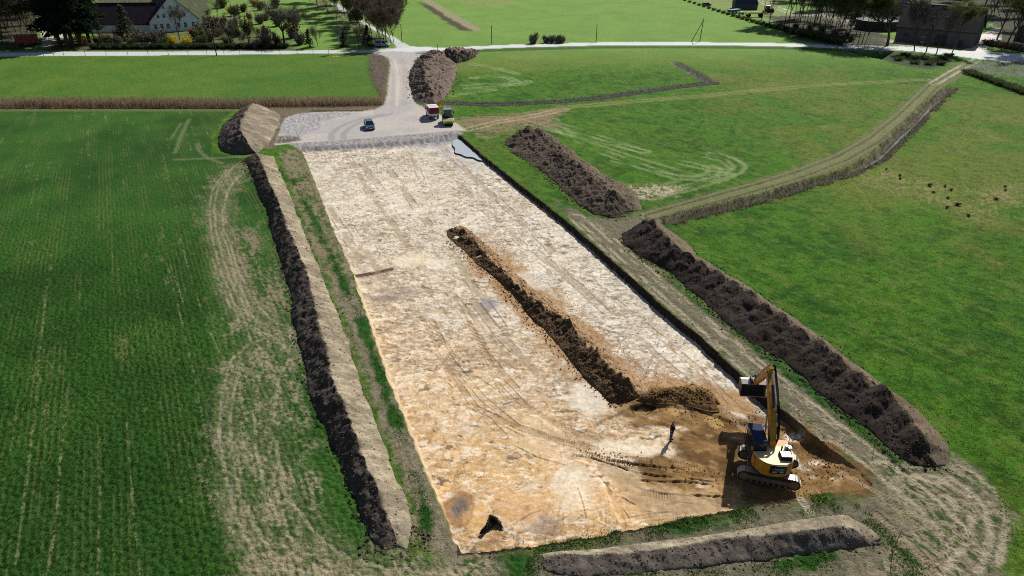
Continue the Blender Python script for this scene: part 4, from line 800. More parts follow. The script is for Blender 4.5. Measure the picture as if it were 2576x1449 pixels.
b = MB(HM); b.cyl((.95, .0, 2.2), (.95, .0, 2.62), .13, 12); b.box(1.1, 1.34, -.1, .2, 2.21, 2.45); b.build('filter_housing', lgrey, ex)
b = MB(HM); b.cyl((.55, -.25, 2.2), (.55, -.25, 2.72), .055, 10); b.build('exhaust_pipe', blk, ex)
# sign on the tail
sgn = MB(HM); sg_r = [(x_*1.012, y_*1.012) for x_, y_ in [(.66, -1.66), (.50, -1.69), (.25, -1.722), (0, -1.737), (-.25, -1.722), (-.50, -1.69)]]
sgn.prism([(a, c_) for a, c_ in sg_r]+[(a*.99, c_+.06) for a, c_ in sg_r[::-1]], 1.42, 2.155, 'z'); sg_o = sgn.build('sign_panel', mat('sign_black', alb(26, 28, 40), .4), cwo)
redm = mat('sign_red', alb(196, 60, 60), .5); teal = mat('sign_teal', alb(110, 190, 176), .5); whit = mat('sign_white', alb(206, 212, 220), .5)
Rm = HM @ Matrix.Translation((-.44, -1.775, 1.80)) @ Matrix.Rotation(math.pi/2, 4, 'X')
lettering('W', .27, redm, sg_o, Rm); lettering('esseler', .235, teal, sg_o, HM @ Matrix.Translation((-.17, -1.775, 1.80)) @ Matrix.Rotation(math.pi/2, 4, 'X'))
b = MB(HM); b.box(-.34, .44, -1.775, -1.772, 1.70, 1.72); b.build('sign_line', teal, sg_o)
b = MB(HM)
for z_, a, c_ in ((1.62, -.33, -.02), (1.57, -.33, .0), (1.52, -.33, -.08), (1.62, .14, .44), (1.57, .2, .44)): b.box(a, c_, -1.775, -1.772, z_, z_+.025)
b.build('sign_line', whit, sg_o)
# cab
cb = MB(HM)
def frame_box(b, x0, x1, y0, y1, z0, z1, t=.07, slope=0):
    for xx in (x0, x1-t):
        b.box(xx, xx+t, y0, y0+t, z0, z1); b.box(xx, xx+t, y1-t, y1, z0, z1); b.box(xx, xx+t, (y0+y1)/2-.1, (y0+y1)/2-.1+t, z0, z1)
        b.box(xx, xx+t, y0, y1, z0, z0+.55); b.box(xx, xx+t, y0, y1, z1-t, z1)
    b.box(x0, x1, y0, y0+t, z0, z0+.8); b.box(x0, x1, y0, y0+t, z1-t, z1); b.box(x0, x1, y1-t, y1, z1-t, z1); b.box(x0, x1, y1-t, y1, z0, z0+.2); b.box(x0, x1, y0, y1, z0, z0+.1)
frame_box(cb, -1.46, -.50, -.28, 1.78, 1.10, 2.92); cab = cb.build('cab', mat('cab_dark', alb(44, 46, 50), .5), ex)
g = MB(HM); g.box(-1.445, -1.435, -.22, 1.72, 1.6, 2.88); g.box(-.53, -.52, -.22, 1.72, 1.6, 2.88); g.box(-1.40, -.56, 1.745, 1.755, 1.3, 2.86); g.box(-1.40, -.56, -.255, -.245, 1.85, 2.86); g.build('cab_window', glass, cab)
g = MB(HM); g.box(-1.48, -.48, -.32, 1.86, 2.93, 3.03, None, .03, .03); g.box(-1.36, -.60, .05, 1.1, 3.03, 3.06, None, .03, .03); g.build('cab_roof', roofb, cab, bevel=.015)
g = MB(HM); g.box(-1.3, -.7, .2, .7, 1.25, 1.75); g.box(-1.25, -.75, .1, .25, 1.7, 2.35); g.build('seat', blk, cab)
for hy_ in (-.2, 1.6):
    g = MB(HM); g.tube([(-1.5, hy_, 1.2), (-1.62, hy_, 1.5), (-1.62, hy_, 2.8), (-1.5, hy_, 2.9)], .018); g.build('grab_rail', dsteel, cab)
g = MB(HM)
for yy in (.7, 1.0, 1.3): g.tube([(-1.52, yy, 1.2), (-1.58, yy, 1.25), (-1.58, yy, 2.7), (-1.5, yy, 2.8)], .012)
for zz in np.arange(1.4, 2.7, .2): g.tube([(-1.58, .7, zz), (-1.58, 1.3, zz)], .01)
g.build('side_guard', dsteel, cab)
# boom, stick, bucket : profile in (y, z), forward / up
def beam(name, cl_, hts, w2, mt, parent, x=0.0):
    up, dn = [], []
    for i, (p, h_) in enumerate(zip(cl_, hts)):
        a = np.array(cl_[max(i-1, 0)]); c_ = np.array(cl_[min(i+1, len(cl_)-1)]); d_ = (c_-a)/np.linalg.norm(c_-a); n_ = np.array([-d_[1], d_[0]])
        up.append(tuple(np.array(p)+n_*h_)); dn.append(tuple(np.array(p)-n_*h_))
    q_ = MB(HM); q_.prism(dn+up[::-1], x-w2, x+w2, 'x'); return q_.build(name, mt, parent, bevel=.02)
bx = .02
boom = beam('boom', [(.15, 1.75), (.5, 2.55), (1.05, 3.5), (1.75, 4.35), (2.7, 5.25), (3.95, 6.25)], [.16, .26, .34, .36, .28, .16], .23, yel, ex, bx)
b = MB(HM); b.cyl((bx-.34, .15, 1.75), (bx+.34, .15, 1.75), .11); b.build('boom_pin', steel, boom)
b = MB(HM); b.cyl((bx-.3, 3.95, 6.25), (bx+.3, 3.95, 6.25), .10); b.build('boom_pin', steel, boom)
for sx in (-.34, .34):
    b = MB(HM); b.cyl((bx+sx, .95, 1.45), (bx+sx, 1.25, 2.7), .095, 12); b.build('boom_cylinder', yel, ex)
    b = MB(HM); b.cyl((bx+sx, 1.25, 2.7), (bx+sx, 1.62, 4.1), .05, 10); b.build('boom_cylinder_rod', steel, ex)
b = MB(HM); b.cyl((bx+.0, 1.55, 4.78), (bx+.0, 2.75, 5.95), .11, 12); b.build('stick_cylinder', mat('cylinder_blue_black', alb(40, 56, 90), .3, .3, .5), ex)
b = MB(HM); b.cyl((bx+.0, 2.75, 5.95), (bx+.0, 3.85, 6.85), .06, 10); b.build('stick_cylinder_rod', steel, ex)
stick = beam('stick', [(3.65, 6.85), (3.95, 6.35), (4.9, 5.25), (6.05, 3.95), (6.75, 3.15)], [.10, .30, .24, .18, .11], .17, yel, ex, bx)
b = MB(HM); b.cyl((bx, 4.15, 6.75), (bx, 5.35, 5.45), .09, 12); b.build('bucket_cylinder', yel, stick)
b = MB(HM); b.cyl((bx, 5.35, 5.45), (bx, 6.35, 4.25), .05, 10); b.build('bucket_cylinder_rod', steel, stick)
b = MB(HM)
for sx in (-.16, .16): b.box(bx+sx-.03, bx+sx+.03, 6.2, 6.4, 3.75, 4.4); b.tube([(bx+sx, 6.35, 4.25), (bx+sx, 6.95, 3.65)], .06, 8)
b.build('bucket_link', dsteel, ex)
for k, sx in enumerate((.26, .31, .36, .41)):
    b = MB(HM); b.tube([(bx+sx*.6, .25, 2.3), (bx+sx, .3+.03*k, 3.0), (bx+sx, .9, 4.0+.04*k), (bx+sx, 1.6, 4.9), (bx+sx, 2.6, 5.75), (bx+sx*.9, 3.6, 6.6), (bx+sx*.7, 3.9, 6.95), (bx+sx*.6, 4.6, 6.2)], .025, 6); b.build('hydraulic_hose', blk, ex)
b = MB(HM); b.box(bx+.22, bx+.34, .7, 1.2, 3.0, 3.7); b.build('valve_block', dsteel, boom)
# ditching bucket: curved shell opening back towards the machine
def shell(outer, inner_, x0, x1): return outer+inner_[::-1]
bo = [(6.62, 3.15), (6.95, 3.35), (7.30, 3.28), (7.52, 3.0), (7.55, 2.65), (7.42, 2.32), (7.05, 2.10), (6.55, 2.05)]
bi = [(6.64, 3.10), (6.95, 3.29), (7.27, 3.22), (7.46, 2.98), (7.49, 2.66), (7.38, 2.37), (7.03, 2.16), (6.55, 2.09)]
b = MB(HM); b.prism(bo+bi[::-1], -1.0, 1.0, 'x'); bk = b.build('bucket', mat('shade_toned_steel', alb(74, 68, 66), .7, .1, .2, .25, 5, .004), ex)  # whole shell coloured dark so the hollow reads as shaded
b = MB(HM); b.prism([(6.60, 3.16), (6.95, 3.36), (7.31, 3.29), (7.53, 3.0), (7.56, 3.0), (7.34, 3.32), (6.95, 3.40), (6.59, 3.20)], -1.01, 1.01, 'x'); b.build('back_plate', mat('sun_toned_steel', alb(214, 208, 204), .45, .2, .5, .1, 5), bk)  # separate top piece, its sunlit brightness put into the colour
for xx in (-1.0, .96):
    b = MB(HM); b.prism(bo, xx, xx+.04, 'x'); b.build('bucket_side_plate', mud, bk)
b = MB(HM); b.box(-.99, .99, 6.50, 6.75, 2.0, 2.05); b.build('cutting_edge', steel, bk)
b = MB(HM); b.box(-.32, .32, 6.5, 7.0, 3.25, 3.5); b.box(-.30, -.22, 6.45, 7.2, 3.2, 3.65); b.box(.22, .30, 6.45, 7.2, 3.2, 3.65); b.build('quick_hitch', dsteel, ex)
# ================================================================== WHEELED VEHICLES
def place(o, x, y, rz, z=None): o.location = (x, y, zat(x, y) if z is None else z); o.rotation_euler = (0, 0, math.radians(rz))
def wheel_part(root, x, y, r=.32, w=.2, name='wheel'):
    s = 1 if x > 0 else -1
    b = MB(); b.cyl((x-w/2, y, r), (x+w/2, y, r), r, 18); wo_ = b.build(name, blk, root)
    b = MB(); b.cyl((x+s*(w/2), y, r), (x+s*(w/2+.015), y, r), r*.6, 14); b.build('rim', lgrey, wo_)
def car(name, label, cat, paint, L_=4.2, W=1.78, Ht=1.48, bonnet=.95, tailv=.25, group=None, plate=True):
    """heading +y"""
    r = empty(name); tag(r, label, cat, group); hw = W/2; hl = L_/2
    # body rings along y: (y, half width, z low, z high)
    rings = []
    for y_, w_, zl, zh in ((-hl, hw*.86, .35, .75), (-hl+.15, hw*.96, .22, .92), (-hl+.8, hw, .2, .95), (0, hw, .2, .93), (hl-bonnet, hw, .2, .92), (hl-.35, hw*.95, .22, .80), (hl-.08, hw*.86, .25, .68), (hl, hw*.78, .32, .58)):
        rings.append([(-w_*.92, y_, zl), (w_*.92, y_, zl), (w_, y_, zl+.12), (w_, y_, zh-.12), (w_*.90, y_, zh), (-w_*.90, y_, zh), (-w_, y_, zh-.12), (-w_, y_, zl+.12)])
    b = MB(); b.loft([q_[::-1] for q_ in rings]); body = b.build('body', paint, r, True); body.data.polygons.foreach_set('use_smooth', [False]*len(body.data.polygons))
    y0, y1 = -hl+tailv, hl-bonnet
    g = MB(); wb, wt = hw*.90, hw*.70
    low = [(-wb, y0, .92), (wb, y0, .92), (wb, y1+.1, .92), (-wb, y1+.1, .92)]; top = [(-wt, y0+.35, Ht-.06), (wt, y0+.35, Ht-.06), (wt, y1-.62, Ht-.06), (-wt, y1-.62, Ht-.06)]
    g.add(low+top, [(0, 3, 2, 1), (4, 5, 6, 7), (0, 1, 5, 4), (1, 2, 6, 5), (2, 3, 7, 6), (3, 0, 4, 7)]); g.build('window', glass, r)
    p = MB(); p.box(-wt-.02, wt+.02, y0+.30, y1-.60, Ht-.065, Ht-.01, None, .05, .06)
    for sx in (-1, 1):
        for a, c_ in (((wb, y1+.1, .92), (wt, y1-.62, Ht-.05)), ((wb, y0, .92), (wt, y0+.35, Ht-.05)), ((wb, (y0+y1)/2, .92), (wt, (y0+y1)/2-.1, Ht-.05))):
            p.cyl((sx*a[0]*1.005, a[1], a[2]), (sx*c_[0]*1.01, c_[1], c_[2]), .04, 6)
    p.build('roof', paint, r)
    for sx in (-1, 1):
        m_ = MB(); m_.box(sx*(hw+.09)-.09, sx*(hw+.09)+.09, y1-.15, y1-.05, .95, 1.08); m_.build('wing_mirror', paint, r)
        h_ = MB(); h_.box(sx*hw*.68-.17, sx*hw*.68+.17, hl-.16, hl-.04, .56, .68); h_.build('headlight', lgrey, r)
        t_l = MB(); t_l.box(sx*hw*.74-.12, sx*hw*.74+.12, -hl-.01, -hl+.08, .6, .78); t_l.build('tail_light', mat('red_lens', alb(150, 20, 20), .3), r)
        for yy in (-hl+.75, hl-.85): wheel_part(r, sx*(hw-.1), yy, .31, .2)
    n_ = MB(); n_.box(-.26, .26, hl-.005, hl+.012, .36, .47); n_.build('number_plate', whit, r)
    gr = MB(); gr.box(-.5, .5, hl-.03, hl+.006, .50, .57); gr.box(-.55, .55, hl-.03, hl+.004, .27, .34); gr.build('grille', blk, r)
    return r
dblue = mat('dark_blue_paint', alb(66, 90, 116), .18, .3, .6, .05, 2, coat=.6)
c1_ = car('parked_car', 'dark blue hatchback parked facing the camera on the gravel yard', 'car', dblue)
gx, gy = G((929.5, 322)); place(c1_, gx, gy, 180+17, 0)
silver = mat('silver_blue_paint', alb(170, 182, 204), .25, .3, .5, .05, 2, coat=.4)
# van by the junction
vn_ = empty('delivery_van'); tag(vn_, 'pale silver van parked under the bare trees beside the road junction', 'van')
pr = [(-2.3, .35), (2.2, .35), (2.35, .5), (2.35, .85), (1.6, 1.12), (.95, 1.85), (-2.1, 1.9), (-2.3, 1.7)]
b = MB(); b.prism(pr, -.92, .92, 'x'); b.build('body', silver, vn_, bevel=.06)
b = MB(); b.prism([(1.52, 1.15), (.98, 1.76), (.2, 1.76), (.2, 1.15)], -.935, .935, 'x'); b.prism([(-.1, 1.15), (-.1, 1.7), (-1.9, 1.7), (-1.9, 1.15)], -.93, .93, 'x'); b.prism([(1.64, 1.12), (1.66, 1.16), (1.02, 1.84), (.98, 1.80)], -.8, .8, 'x'); b.build('window', glass, vn_)
for sx in (-1, 1):
    for yy in (-1.45, 1.55): wheel_part(vn_, sx*.82, yy, .34, .22)
    b = MB(); b.box(sx*.7-.15, sx*.7+.15, 2.3, 2.37, .6, .78); b.build('headlight', lgrey, vn_)
gx, gy = G((962.5, 117)); place(vn_, gx, gy, -90-12, 0)
# box truck
tk = empty('box_truck'); tag(tk, 'small white truck with dark red tarpaulin box, seen from behind on the gravel yard', 'truck')
wht = mat('white_paint', alb(224, 224, 224), .4, 0, .4, .05, 3); redt = mat('dark_red_tarpaulin', alb(128, 40, 52), .6, 0, .3, .12, 3, .01)
b = MB(); b.box(-.95, .95, -1.75, 1.25, .72, 1.0); b.box(-.98, .98, -1.78, 1.2, .98, 1.2); b.build('load_bed', wht, tk, bevel=.015)
b = MB(); b.box(-.97, .97, -1.76, 1.15, 1.2, 2.38); bxo = b.build('tarpaulin_box', redt, tk, bevel=.03)
b = MB(); b.box(-.985, .985, -1.79, 1.17, 2.38, 2.42); b.build('box_roof', wht, bxo, bevel=.01)
b = MB()
for y0_ in (-1.5, -.75, .0): b.box(-.85, .85, y0_, y0_+.5, 2.42, 2.428)
b.build('roof_panel', mat('translucent_panel', alb(196, 186, 180), .5), bxo)
b = MB(); b.prism([(1.25, .5), (2.95, .5), (3.0, .95), (2.55, 1.25), (2.05, 2.05), (1.3, 2.1)], -.92, .92, 'x'); cbo = b.build('cab', wht, tk, bevel=.05)
b = MB(); b.prism([(2.50, 1.30), (2.05, 1.98), (1.55, 1.98), (1.55, 1.30)], -.93, .93, 'x'); b.prism([(2.60, 1.28), (2.1, 2.02), (2.05, 2.0), (2.52, 1.26)], -.8, .8, 'x'); b.build('cab_window', glass, cbo)
for sx in (-1, 1):
    b = MB(); b.box(sx*1.08-.1, sx*1.08+.1, 1.95, 2.05, 1.3, 1.65); b.build('wing_mirror', blk, tk)
    b = MB(); b.box(sx*.75-.13, sx*.75+.13, -1.84, -1.79, .72, .88); b.build('tail_light', mat('red_lens', alb(150, 20, 20), .3), tk)
    for yy in (-1.05, 2.2): wheel_part(tk, sx*.82, yy, .36, .24)
b = MB(); b.box(-.9, .9, -1.8, -1.65, .42, .6); b.box(-.4, .4, -1.7, 2.4, .5, .72); b.build('chassis', dsteel, tk)
b = MB(); b.box(-.26, .26, -1.815, -1.80, .45, .56); b.build('number_plate', whit, tk)
gx, gy = G((1089, 296)); place(tk, gx, gy, 17, 0)
# roller
rl = empty('road_roller'); tag(rl, 'yellow-green single-drum soil compactor with dark cab at the corner of the gravel yard', 'road roller')
lime = mat('lime_yellow_paint', alb(196, 208, 64), .4, 0, .4, .06, 3); dgr = mat('graphite_paint', alb(66, 76, 84), .45, .1, .4, .1, 3)
b = MB(); b.cyl((-.82, 1.75, .62), (.82, 1.75, .62), .62, 32); b.build('drum', dsteel, rl, False)
b = MB(); b.box(-1.05, -.86, .9, 2.35, .62, 1.02); b.box(.86, 1.05, .9, 2.35, .62, 1.02); b.box(-1.05, 1.05, .72, .95, .55, 1.05); b.build('drum_frame', dgr, rl, bevel=.02)
b = MB(); b.prism([(2.36, .62), (2.52, .7), (2.52, 1.0), (2.30, 1.16), (1.4, 1.22), (1.4, 1.12), (2.2, 1.05), (2.3, .95)], -1.05, 1.05, 'x'); fb = b.build('front_bumper', lime, rl, bevel=.02)
b = MB(); b.box(-.9, .9, .95, 2.1, 1.22, 1.27); b.build('frame_cover', lgrey, fb)
b = MB(); b.box(-.62, .62, 2.515, 2.53, .78, .95, None, .12, 0); b.build('maker_lettering_band', mat('dark_olive', alb(66, 78, 24), .5), fb)
b = MB(); b.box(-.85, .85, -.9, .55, .65, 1.05); b.prism([(-2.3, .7), (-2.3, 1.25), (-1.9, 1.6), (-.75, 1.75), (-.75, .7)], -.8, .8, 'x'); b.build('engine_hood', dgr, rl, bevel=.03)
b = MB(); frame_box(b, -.72, .72, -.75, .55, 1.05, 2.72, .08); rc = b.build('cab', dgr, rl)
b = MB(); b.box(-.705, -.695, -.7, .5, 1.5, 2.68); b.box(.695, .705, -.7, .5, 1.5, 2.68); b.box(-.66, .66, .51, .52, 1.25, 2.66); b.box(-.66, .66, -.72, -.71, 1.7, 2.66); b.build('cab_window', glass, rc)
b = MB(); b.box(-.82, .82, -.85, .70, 2.72, 2.84, None, .05, .05); b.build('cab_roof', mat('slate_roof_paint', alb(120, 136, 150), .45), rc, bevel=.02)
for sx in (-1, 1):
    wheel_part(rl, sx*.78, -1.35, .68, .45)
    b = MB(); b.tube([(sx*.72, .5, 2.4), (sx*1.08, .6, 2.4)], .02); b.box(sx*1.1-.08, sx*1.1+.08, .58, .64, 2.0, 2.4); b.build('wing_mirror', blk, rl)
gx, gy = G((1127, 310)); place(rl, gx, gy, 180+9, 0)
# yellow bucket attachment behind the truck
yb = empty('bucket_attachment'); tag(yb, 'bright yellow bucket attachment with orange rim lying behind the small truck', 'bucket')
ylw = mat('bright_yellow', alb(236, 208, 40), .45); org = mat('orange_paint', alb(220, 96, 24), .45)
b = MB(); b.prism([(-.4, .05), (.35, .05), (.6, .35), (.62, .75), (.5, .78), (.3, .3), (-.3, .25)], -.75, .75, 'x'); b.build('shell', ylw, yb, bevel=.02)
for sx in (-.75, .71):
    b = MB(); b.prism([(-.4, .05), (.35, .05), (.6, .35), (.62, .75), (.0, .5)], sx, sx+.04, 'x'); b.build('side_plate', ylw, yb)
b = MB(); b.box(-.5, .5, .35, .72, .74, .92, None, .1, .1); b.build('mounting_bracket', org, yb)
gx, gy = G((1106, 269.5)); place(yb, gx, gy, 5, 0)
# ================================================================== PERSON
def skin(name, pts, edges, rad, mt, parent=None, root=0, sub=2):
    me = D.meshes.new(name); me.from_pydata([tuple(p) for p in pts], edges, []); me.update()
    o = link(name, me, mt, parent); sm = o.modifiers.new('skin', 'SKIN'); sm.use_smooth_shade = True
    for i, r_ in enumerate(rad):
        r_ = r_ if isinstance(r_, tuple) else (r_, r_); me.skin_vertices[0].data[i].radius = r_
    me.skin_vertices[0].data[root].use_root = True
    sb = o.modifiers.new('sub', 'SUBSURF'); sb.levels = sub; sb.render_levels = sub
    dg = bpy.context.evaluated_depsgraph_get(); bpy.context.view_layer.update(); me2 = D.meshes.new_from_object(o.evaluated_get(dg)); o.modifiers.clear(); o.data = me2; me2.name = name
    me2.materials.clear(); me2.materials.append(mt); return o
skinm = mat('skin', alb(206, 160, 136), .55, 0, .3); hairm = mat('dark_hair', alb(38, 30, 28), .6); jack = mat('black_jacket', alb(34, 28, 40), .7, 0, .2, .2, 8); jean = mat('blue_jeans', alb(52, 72, 128), .8, 0, .2, .2, 9); shoe = mat('dark_shoes', alb(36, 30, 28), .6)
# standing, facing right (+x), right hand raised to the face, left arm bent
P = []; E = []; R_ = []
def pv(p, r): P.append(p); R_.append(r); return len(P)-1
def ch(a, seq):
    for p, r in seq: i = pv(p, r); E.append((a, i)); a = i
    return a
hip = pv((0, 0, .95), (.13, .15)); wst = ch(hip, [((0, 0, 1.10), (.12, .14)), ((.01, 0, 1.28), (.13, .17))]); chest = ch(wst, [((.01, 0, 1.42), (.12, .17))])
nk = ch(chest, [((.02, 0, 1.51), .058), ((.035, 0, 1.56), .055)]); hd_ = ch(nk, [((.05, 0, 1.64), (.085, .075)), ((.045, 0, 1.72), (.075, .07))])
for sy in (-1, 1):
    k = ch(hip, [((.0, sy*.09, .88), .095), ((.02 if sy > 0 else -.02, sy*.11, .50), .062), ((.0 if sy > 0 else -.05, sy*.11, .10), .042)])
    ch(k, [((.06 if sy > 0 else .01, sy*.115, .045), .04), ((.19 if sy > 0 else .14, sy*.13, .03), .032)])
def arm(sy, elbow, wrist, fd, ud):
    a = ch(chest, [((.01, sy*.17, 1.43), .062), (elbow, .045), (wrist, .028)])
    fd = Vector(fd).normalized(); ud = Vector(ud).normalized(); sd2 = fd.cross(ud); wv = Vector(wrist); palm = wv+fd*.05
    pi = ch(a, [(tuple(palm), (.036, .018))])
    for k, (off, ln) in enumerate(((.028, .068), (.010, .078), (-.008, .072), (-.026, .058))):
        b0 = palm+sd2*off+fd*.03; m1 = b0+fd*ln*.5-ud*.006; m2 = m1+fd*ln*.45-ud*(.012+.004*k); ch(pi, [(tuple(b0), .010), (tuple(m1), .009), (tuple(m2), .008)])
    t0 = wv+fd*.02+sd2*.035; ch(pi, [(tuple(t0+fd*.015), .011), (tuple(t0+fd*.045+sd2*.012), .009)])
arm(-1, (.10, -.26, 1.20), (.22, -.12, 1.46), (.1, .35, 1), (1, 0, 0)); arm(1, (.06, .27, 1.18), (.24, .14, 1.10), (.8, -.5, .1), (0, 0, 1))
pe = skin('person', P, E, R_, skinm, None, hip, 2); tag(pe, 'man in dark jacket and blue jeans standing on the sand left of the excavator', 'person')
# face and ears
fm = MB(); fm.cyl((.125, 0, 1.655), (.15, 0, 1.64), .014, 8, .018)
for sy in (-1, 1):
    e_ = MB(); e_.cyl((.045, sy*.073, 1.65), (.04, sy*.085, 1.66), .026, 8, .018); e_.build('ear', skinm, pe, True)
    e_ = MB(); e_.cyl((.12, sy*.03, 1.675), (.128, sy*.03, 1.675), .011, 8); e_.build('eye', hairm, pe)
fm.build('nose', skinm, pe, True)
em = MB(); em.box(.118, .128, -.022, .022, 1.60, 1.607); em.build('mouth', mat('lips', alb(150, 84, 76), .6), pe)
hr = skin('hair', [(.02, 0, 1.70), (.0, 0, 1.66), (.03, 0, 1.75)], [(0, 1), (0, 2)], [(.095, .088), (.08, .08), (.07, .075)], hairm, pe, 0, 2)
jp = [(0, 0, .90), (0, 0, 1.06), (.01, 0, 1.28), (.01, 0, 1.43), (.02, 0, 1.50)]; je = [(0, 1), (1, 2), (2, 3), (3, 4)]; jr = [(.165, .18), (.16, .175), (.165, .205), (.145, .20), (.08, .085)]
for sy, el, wr in ((-1, (.10, -.26, 1.20), (.21, -.13, 1.44)), (1, (.06, .27, 1.18), (.22, .15, 1.10))):
    n_ = len(jp); jp += [(.01, sy*.18, 1.43), el, wr]; je += [(3, n_), (n_, n_+1), (n_+1, n_+2)]; jr += [.085, .066, .046]
skin('jacket', jp, je, jr, jack, pe, 2, 2)
tp = [(0, 0, .95)]; te = []; trd = [(.145, .16)]
for sy in (-1, 1): n_ = len(tp); tp += [(0, sy*.095, .86), (.02 if sy > 0 else -.02, sy*.11, .50), (.0 if sy > 0 else -.05, sy*.11, .09)]; te += [(0, n_), (n_, n_+1), (n_+1, n_+2)]; trd += [.115, .082, .064]
skin('jeans', tp, te, trd, jean, pe, 0, 2)
for sy in (-1, 1): skin('shoe', [(-.03 if sy > 0 else -.08, sy*.11, .05), (.08 if sy > 0 else .03, sy*.12, .05), (.20 if sy > 0 else .15, sy*.13, .04)], [(0, 1), (1, 2)], [(.05, .05), (.05, .05), (.045, .035)], shoe, pe, 0, 2)
hx, hy = G((1688.5, 1098), -.56); pe.location = (hx, hy, zat(hx, hy)-.0); pe.rotation_euler = (0, 0, math.radians(-25))
# ================================================================== BUILDINGS, POLES, FENCES, TREES
def gpt(p, h=0):
    x_, y_ = G(p, h); return Vector((x_, y_, h))
# ---- farmhouse: gable end faces the road
fh = empty('farmhouse', (0, 0, 0)); tag(fh, 'white gabled farmhouse with many small windows and a huge dark roof, upper left', 'house')
wallw = mat('white_render', alb(236, 240, 244), .85, 0, .1, .1, 1.2, .01); rfd = mat('dark_roof_tiles', alb(52, 44, 50), .85, 0, .1, .25, .8, .03); wfr = mat('white_frame', alb(214, 218, 222), .6)
wA, wB = Vector((-124.5, 252.5, 0)), Vector((-110.8, 260.6, 0)); wd_ = (wB-wA); WL = wd_.length; ang_h = math.degrees(math.atan2(wd_.y, wd_.x))
HB = Matrix.Translation(wA) @ RZ(ang_h)      # local: x along the gable wall, -y towards viewer
def house(root, M, W, Dp, eave, ridge, wm, rm, over=.4, axis='y', wall_name='wall'):
    """gables at y=0 and y=Dp, ridge along y"""
    b = MB(M); b.prism([(0, 0), (W, 0), (W, eave), (W/2, ridge), (0, eave)], 0, Dp, 'y'); b.build(wall_name, wm, root)
    sl = (ridge-eave)/(W/2); t = .22
    b = MB(M)
    b.prism([(-over, eave-over*sl+.03), (W/2, ridge+.03), (W/2, ridge+.03+t), (-over, eave-over*sl+.03+t)], -over, Dp+over, 'y')
    b.prism([(W+over, eave-over*sl+.03), (W/2, ridge+.03), (W/2, ridge+.03+t), (W+over, eave-over*sl+.03+t)][::-1], -over, Dp+over, 'y')
    rf = b.build('roof', rm, root)
    b = MB(M); b.box(W/2-.15, W/2+.15, -over, Dp+over, ridge+t-.02, ridge+t+.12); b.build('ridge_cap', rm, rf)
def window(root, M, x_, z_, w_, h_, y_=0.0):
    b = MB(M); t = .09
    b.box(x_-w_/2-t, x_+w_/2+t, y_-.06, y_-.005, z_-h_/2-t, z_-h_/2); b.box(x_-w_/2-t, x_+w_/2+t, y_-.06, y_-.005, z_+h_/2, z_+h_/2+t); b.box(x_-w_/2-t, x_-w_/2, y_-.06, y_-.005, z_-h_/2, z_+h_/2); b.box(x_+w_/2, x_+w_/2+t, y_-.06, y_-.005, z_-h_/2, z_+h_/2); b.box(x_-.04, x_+.04, y_-.05, y_-.01, z_-h_/2, z_+h_/2); b.box(x_-w_/2, x_+w_/2, y_-.05, y_-.01, z_+h_*.12, z_+h_*.12+.07)
    f = b.build('window', wfr, root); b = MB(M); b.box(x_-w_/2, x_+w_/2, y_-.03, y_-.008, z_-h_/2, z_+h_/2); b.build('pane', glass, f)
house(fh, HB, WL, 24, 3.6, 11.4, wallw, rfd)
for x_ in (1.6, 3.6, 5.6, 9.0, 11.2, 13.8): window(fh, HB, x_, 1.9, .9, 1.5)
for x_ in (3.0, 4.9, 7.0, 9.6, 11.4): window(fh, HB, x_, 5.2, .8, 1.1)
for x_ in (5.3, 7.6, 9.9): window(fh, HB, x_, 7.9, .7, .9)
wg = empty('house_wing'); tag(wg, 'long low wing with a dark tiled roof running left from the gabled farmhouse', 'house')
WM_ = Matrix.Translation((-124.2, 254.5, 0)) @ RZ(90+4)
house(wg, WM_, 13, 27, 2.7, 8.6, wallw, rfd)
# ---- red container, shed left
ct = empty('farm_trailer'); tag(ct, 'brick-red high-sided box trailer standing by the gravel drive at the far left', 'trailer')
rd = mat('brick_red_paint', alb(126, 44, 34), .7, 0, .2, .2, 1.5, .02); CM = Matrix.Translation((*G((47, 116)), 0)) @ RZ(12)
b = MB(CM); b.box(-.1, 5.6, -1.2, 1.2, .9, 3.2); bo_ = b.build('body', rd, ct)
b = MB(CM)
for x_ in np.arange(.3, 5.4, .55): b.box(x_, x_+.12, -1.26, -1.2, .9, 3.2)
for y_ in (-1.1, -.3, .5): b.box(5.6, 5.66, y_, y_+.15, .9, 3.2)
b.box(5.62, 5.68, -.05, .9, 1.1, 3.0); b.build('rib', mat('light_red', alb(190, 100, 84), .7), bo_)
b = MB(CM); b.box(-.2, 5.7, -1.3, 1.3, 3.2, 3.3); b.build('roof', mat('grey_sheet', alb(110, 106, 104), .7), bo_)
for x_ in (.9, 4.4):
    for y_ in (-1.0, 1.0): b = MB(CM); b.cyl((x_, y_-.15, .45), (x_, y_+.15, .45), .45, 14); b.build('wheel', blk, ct)
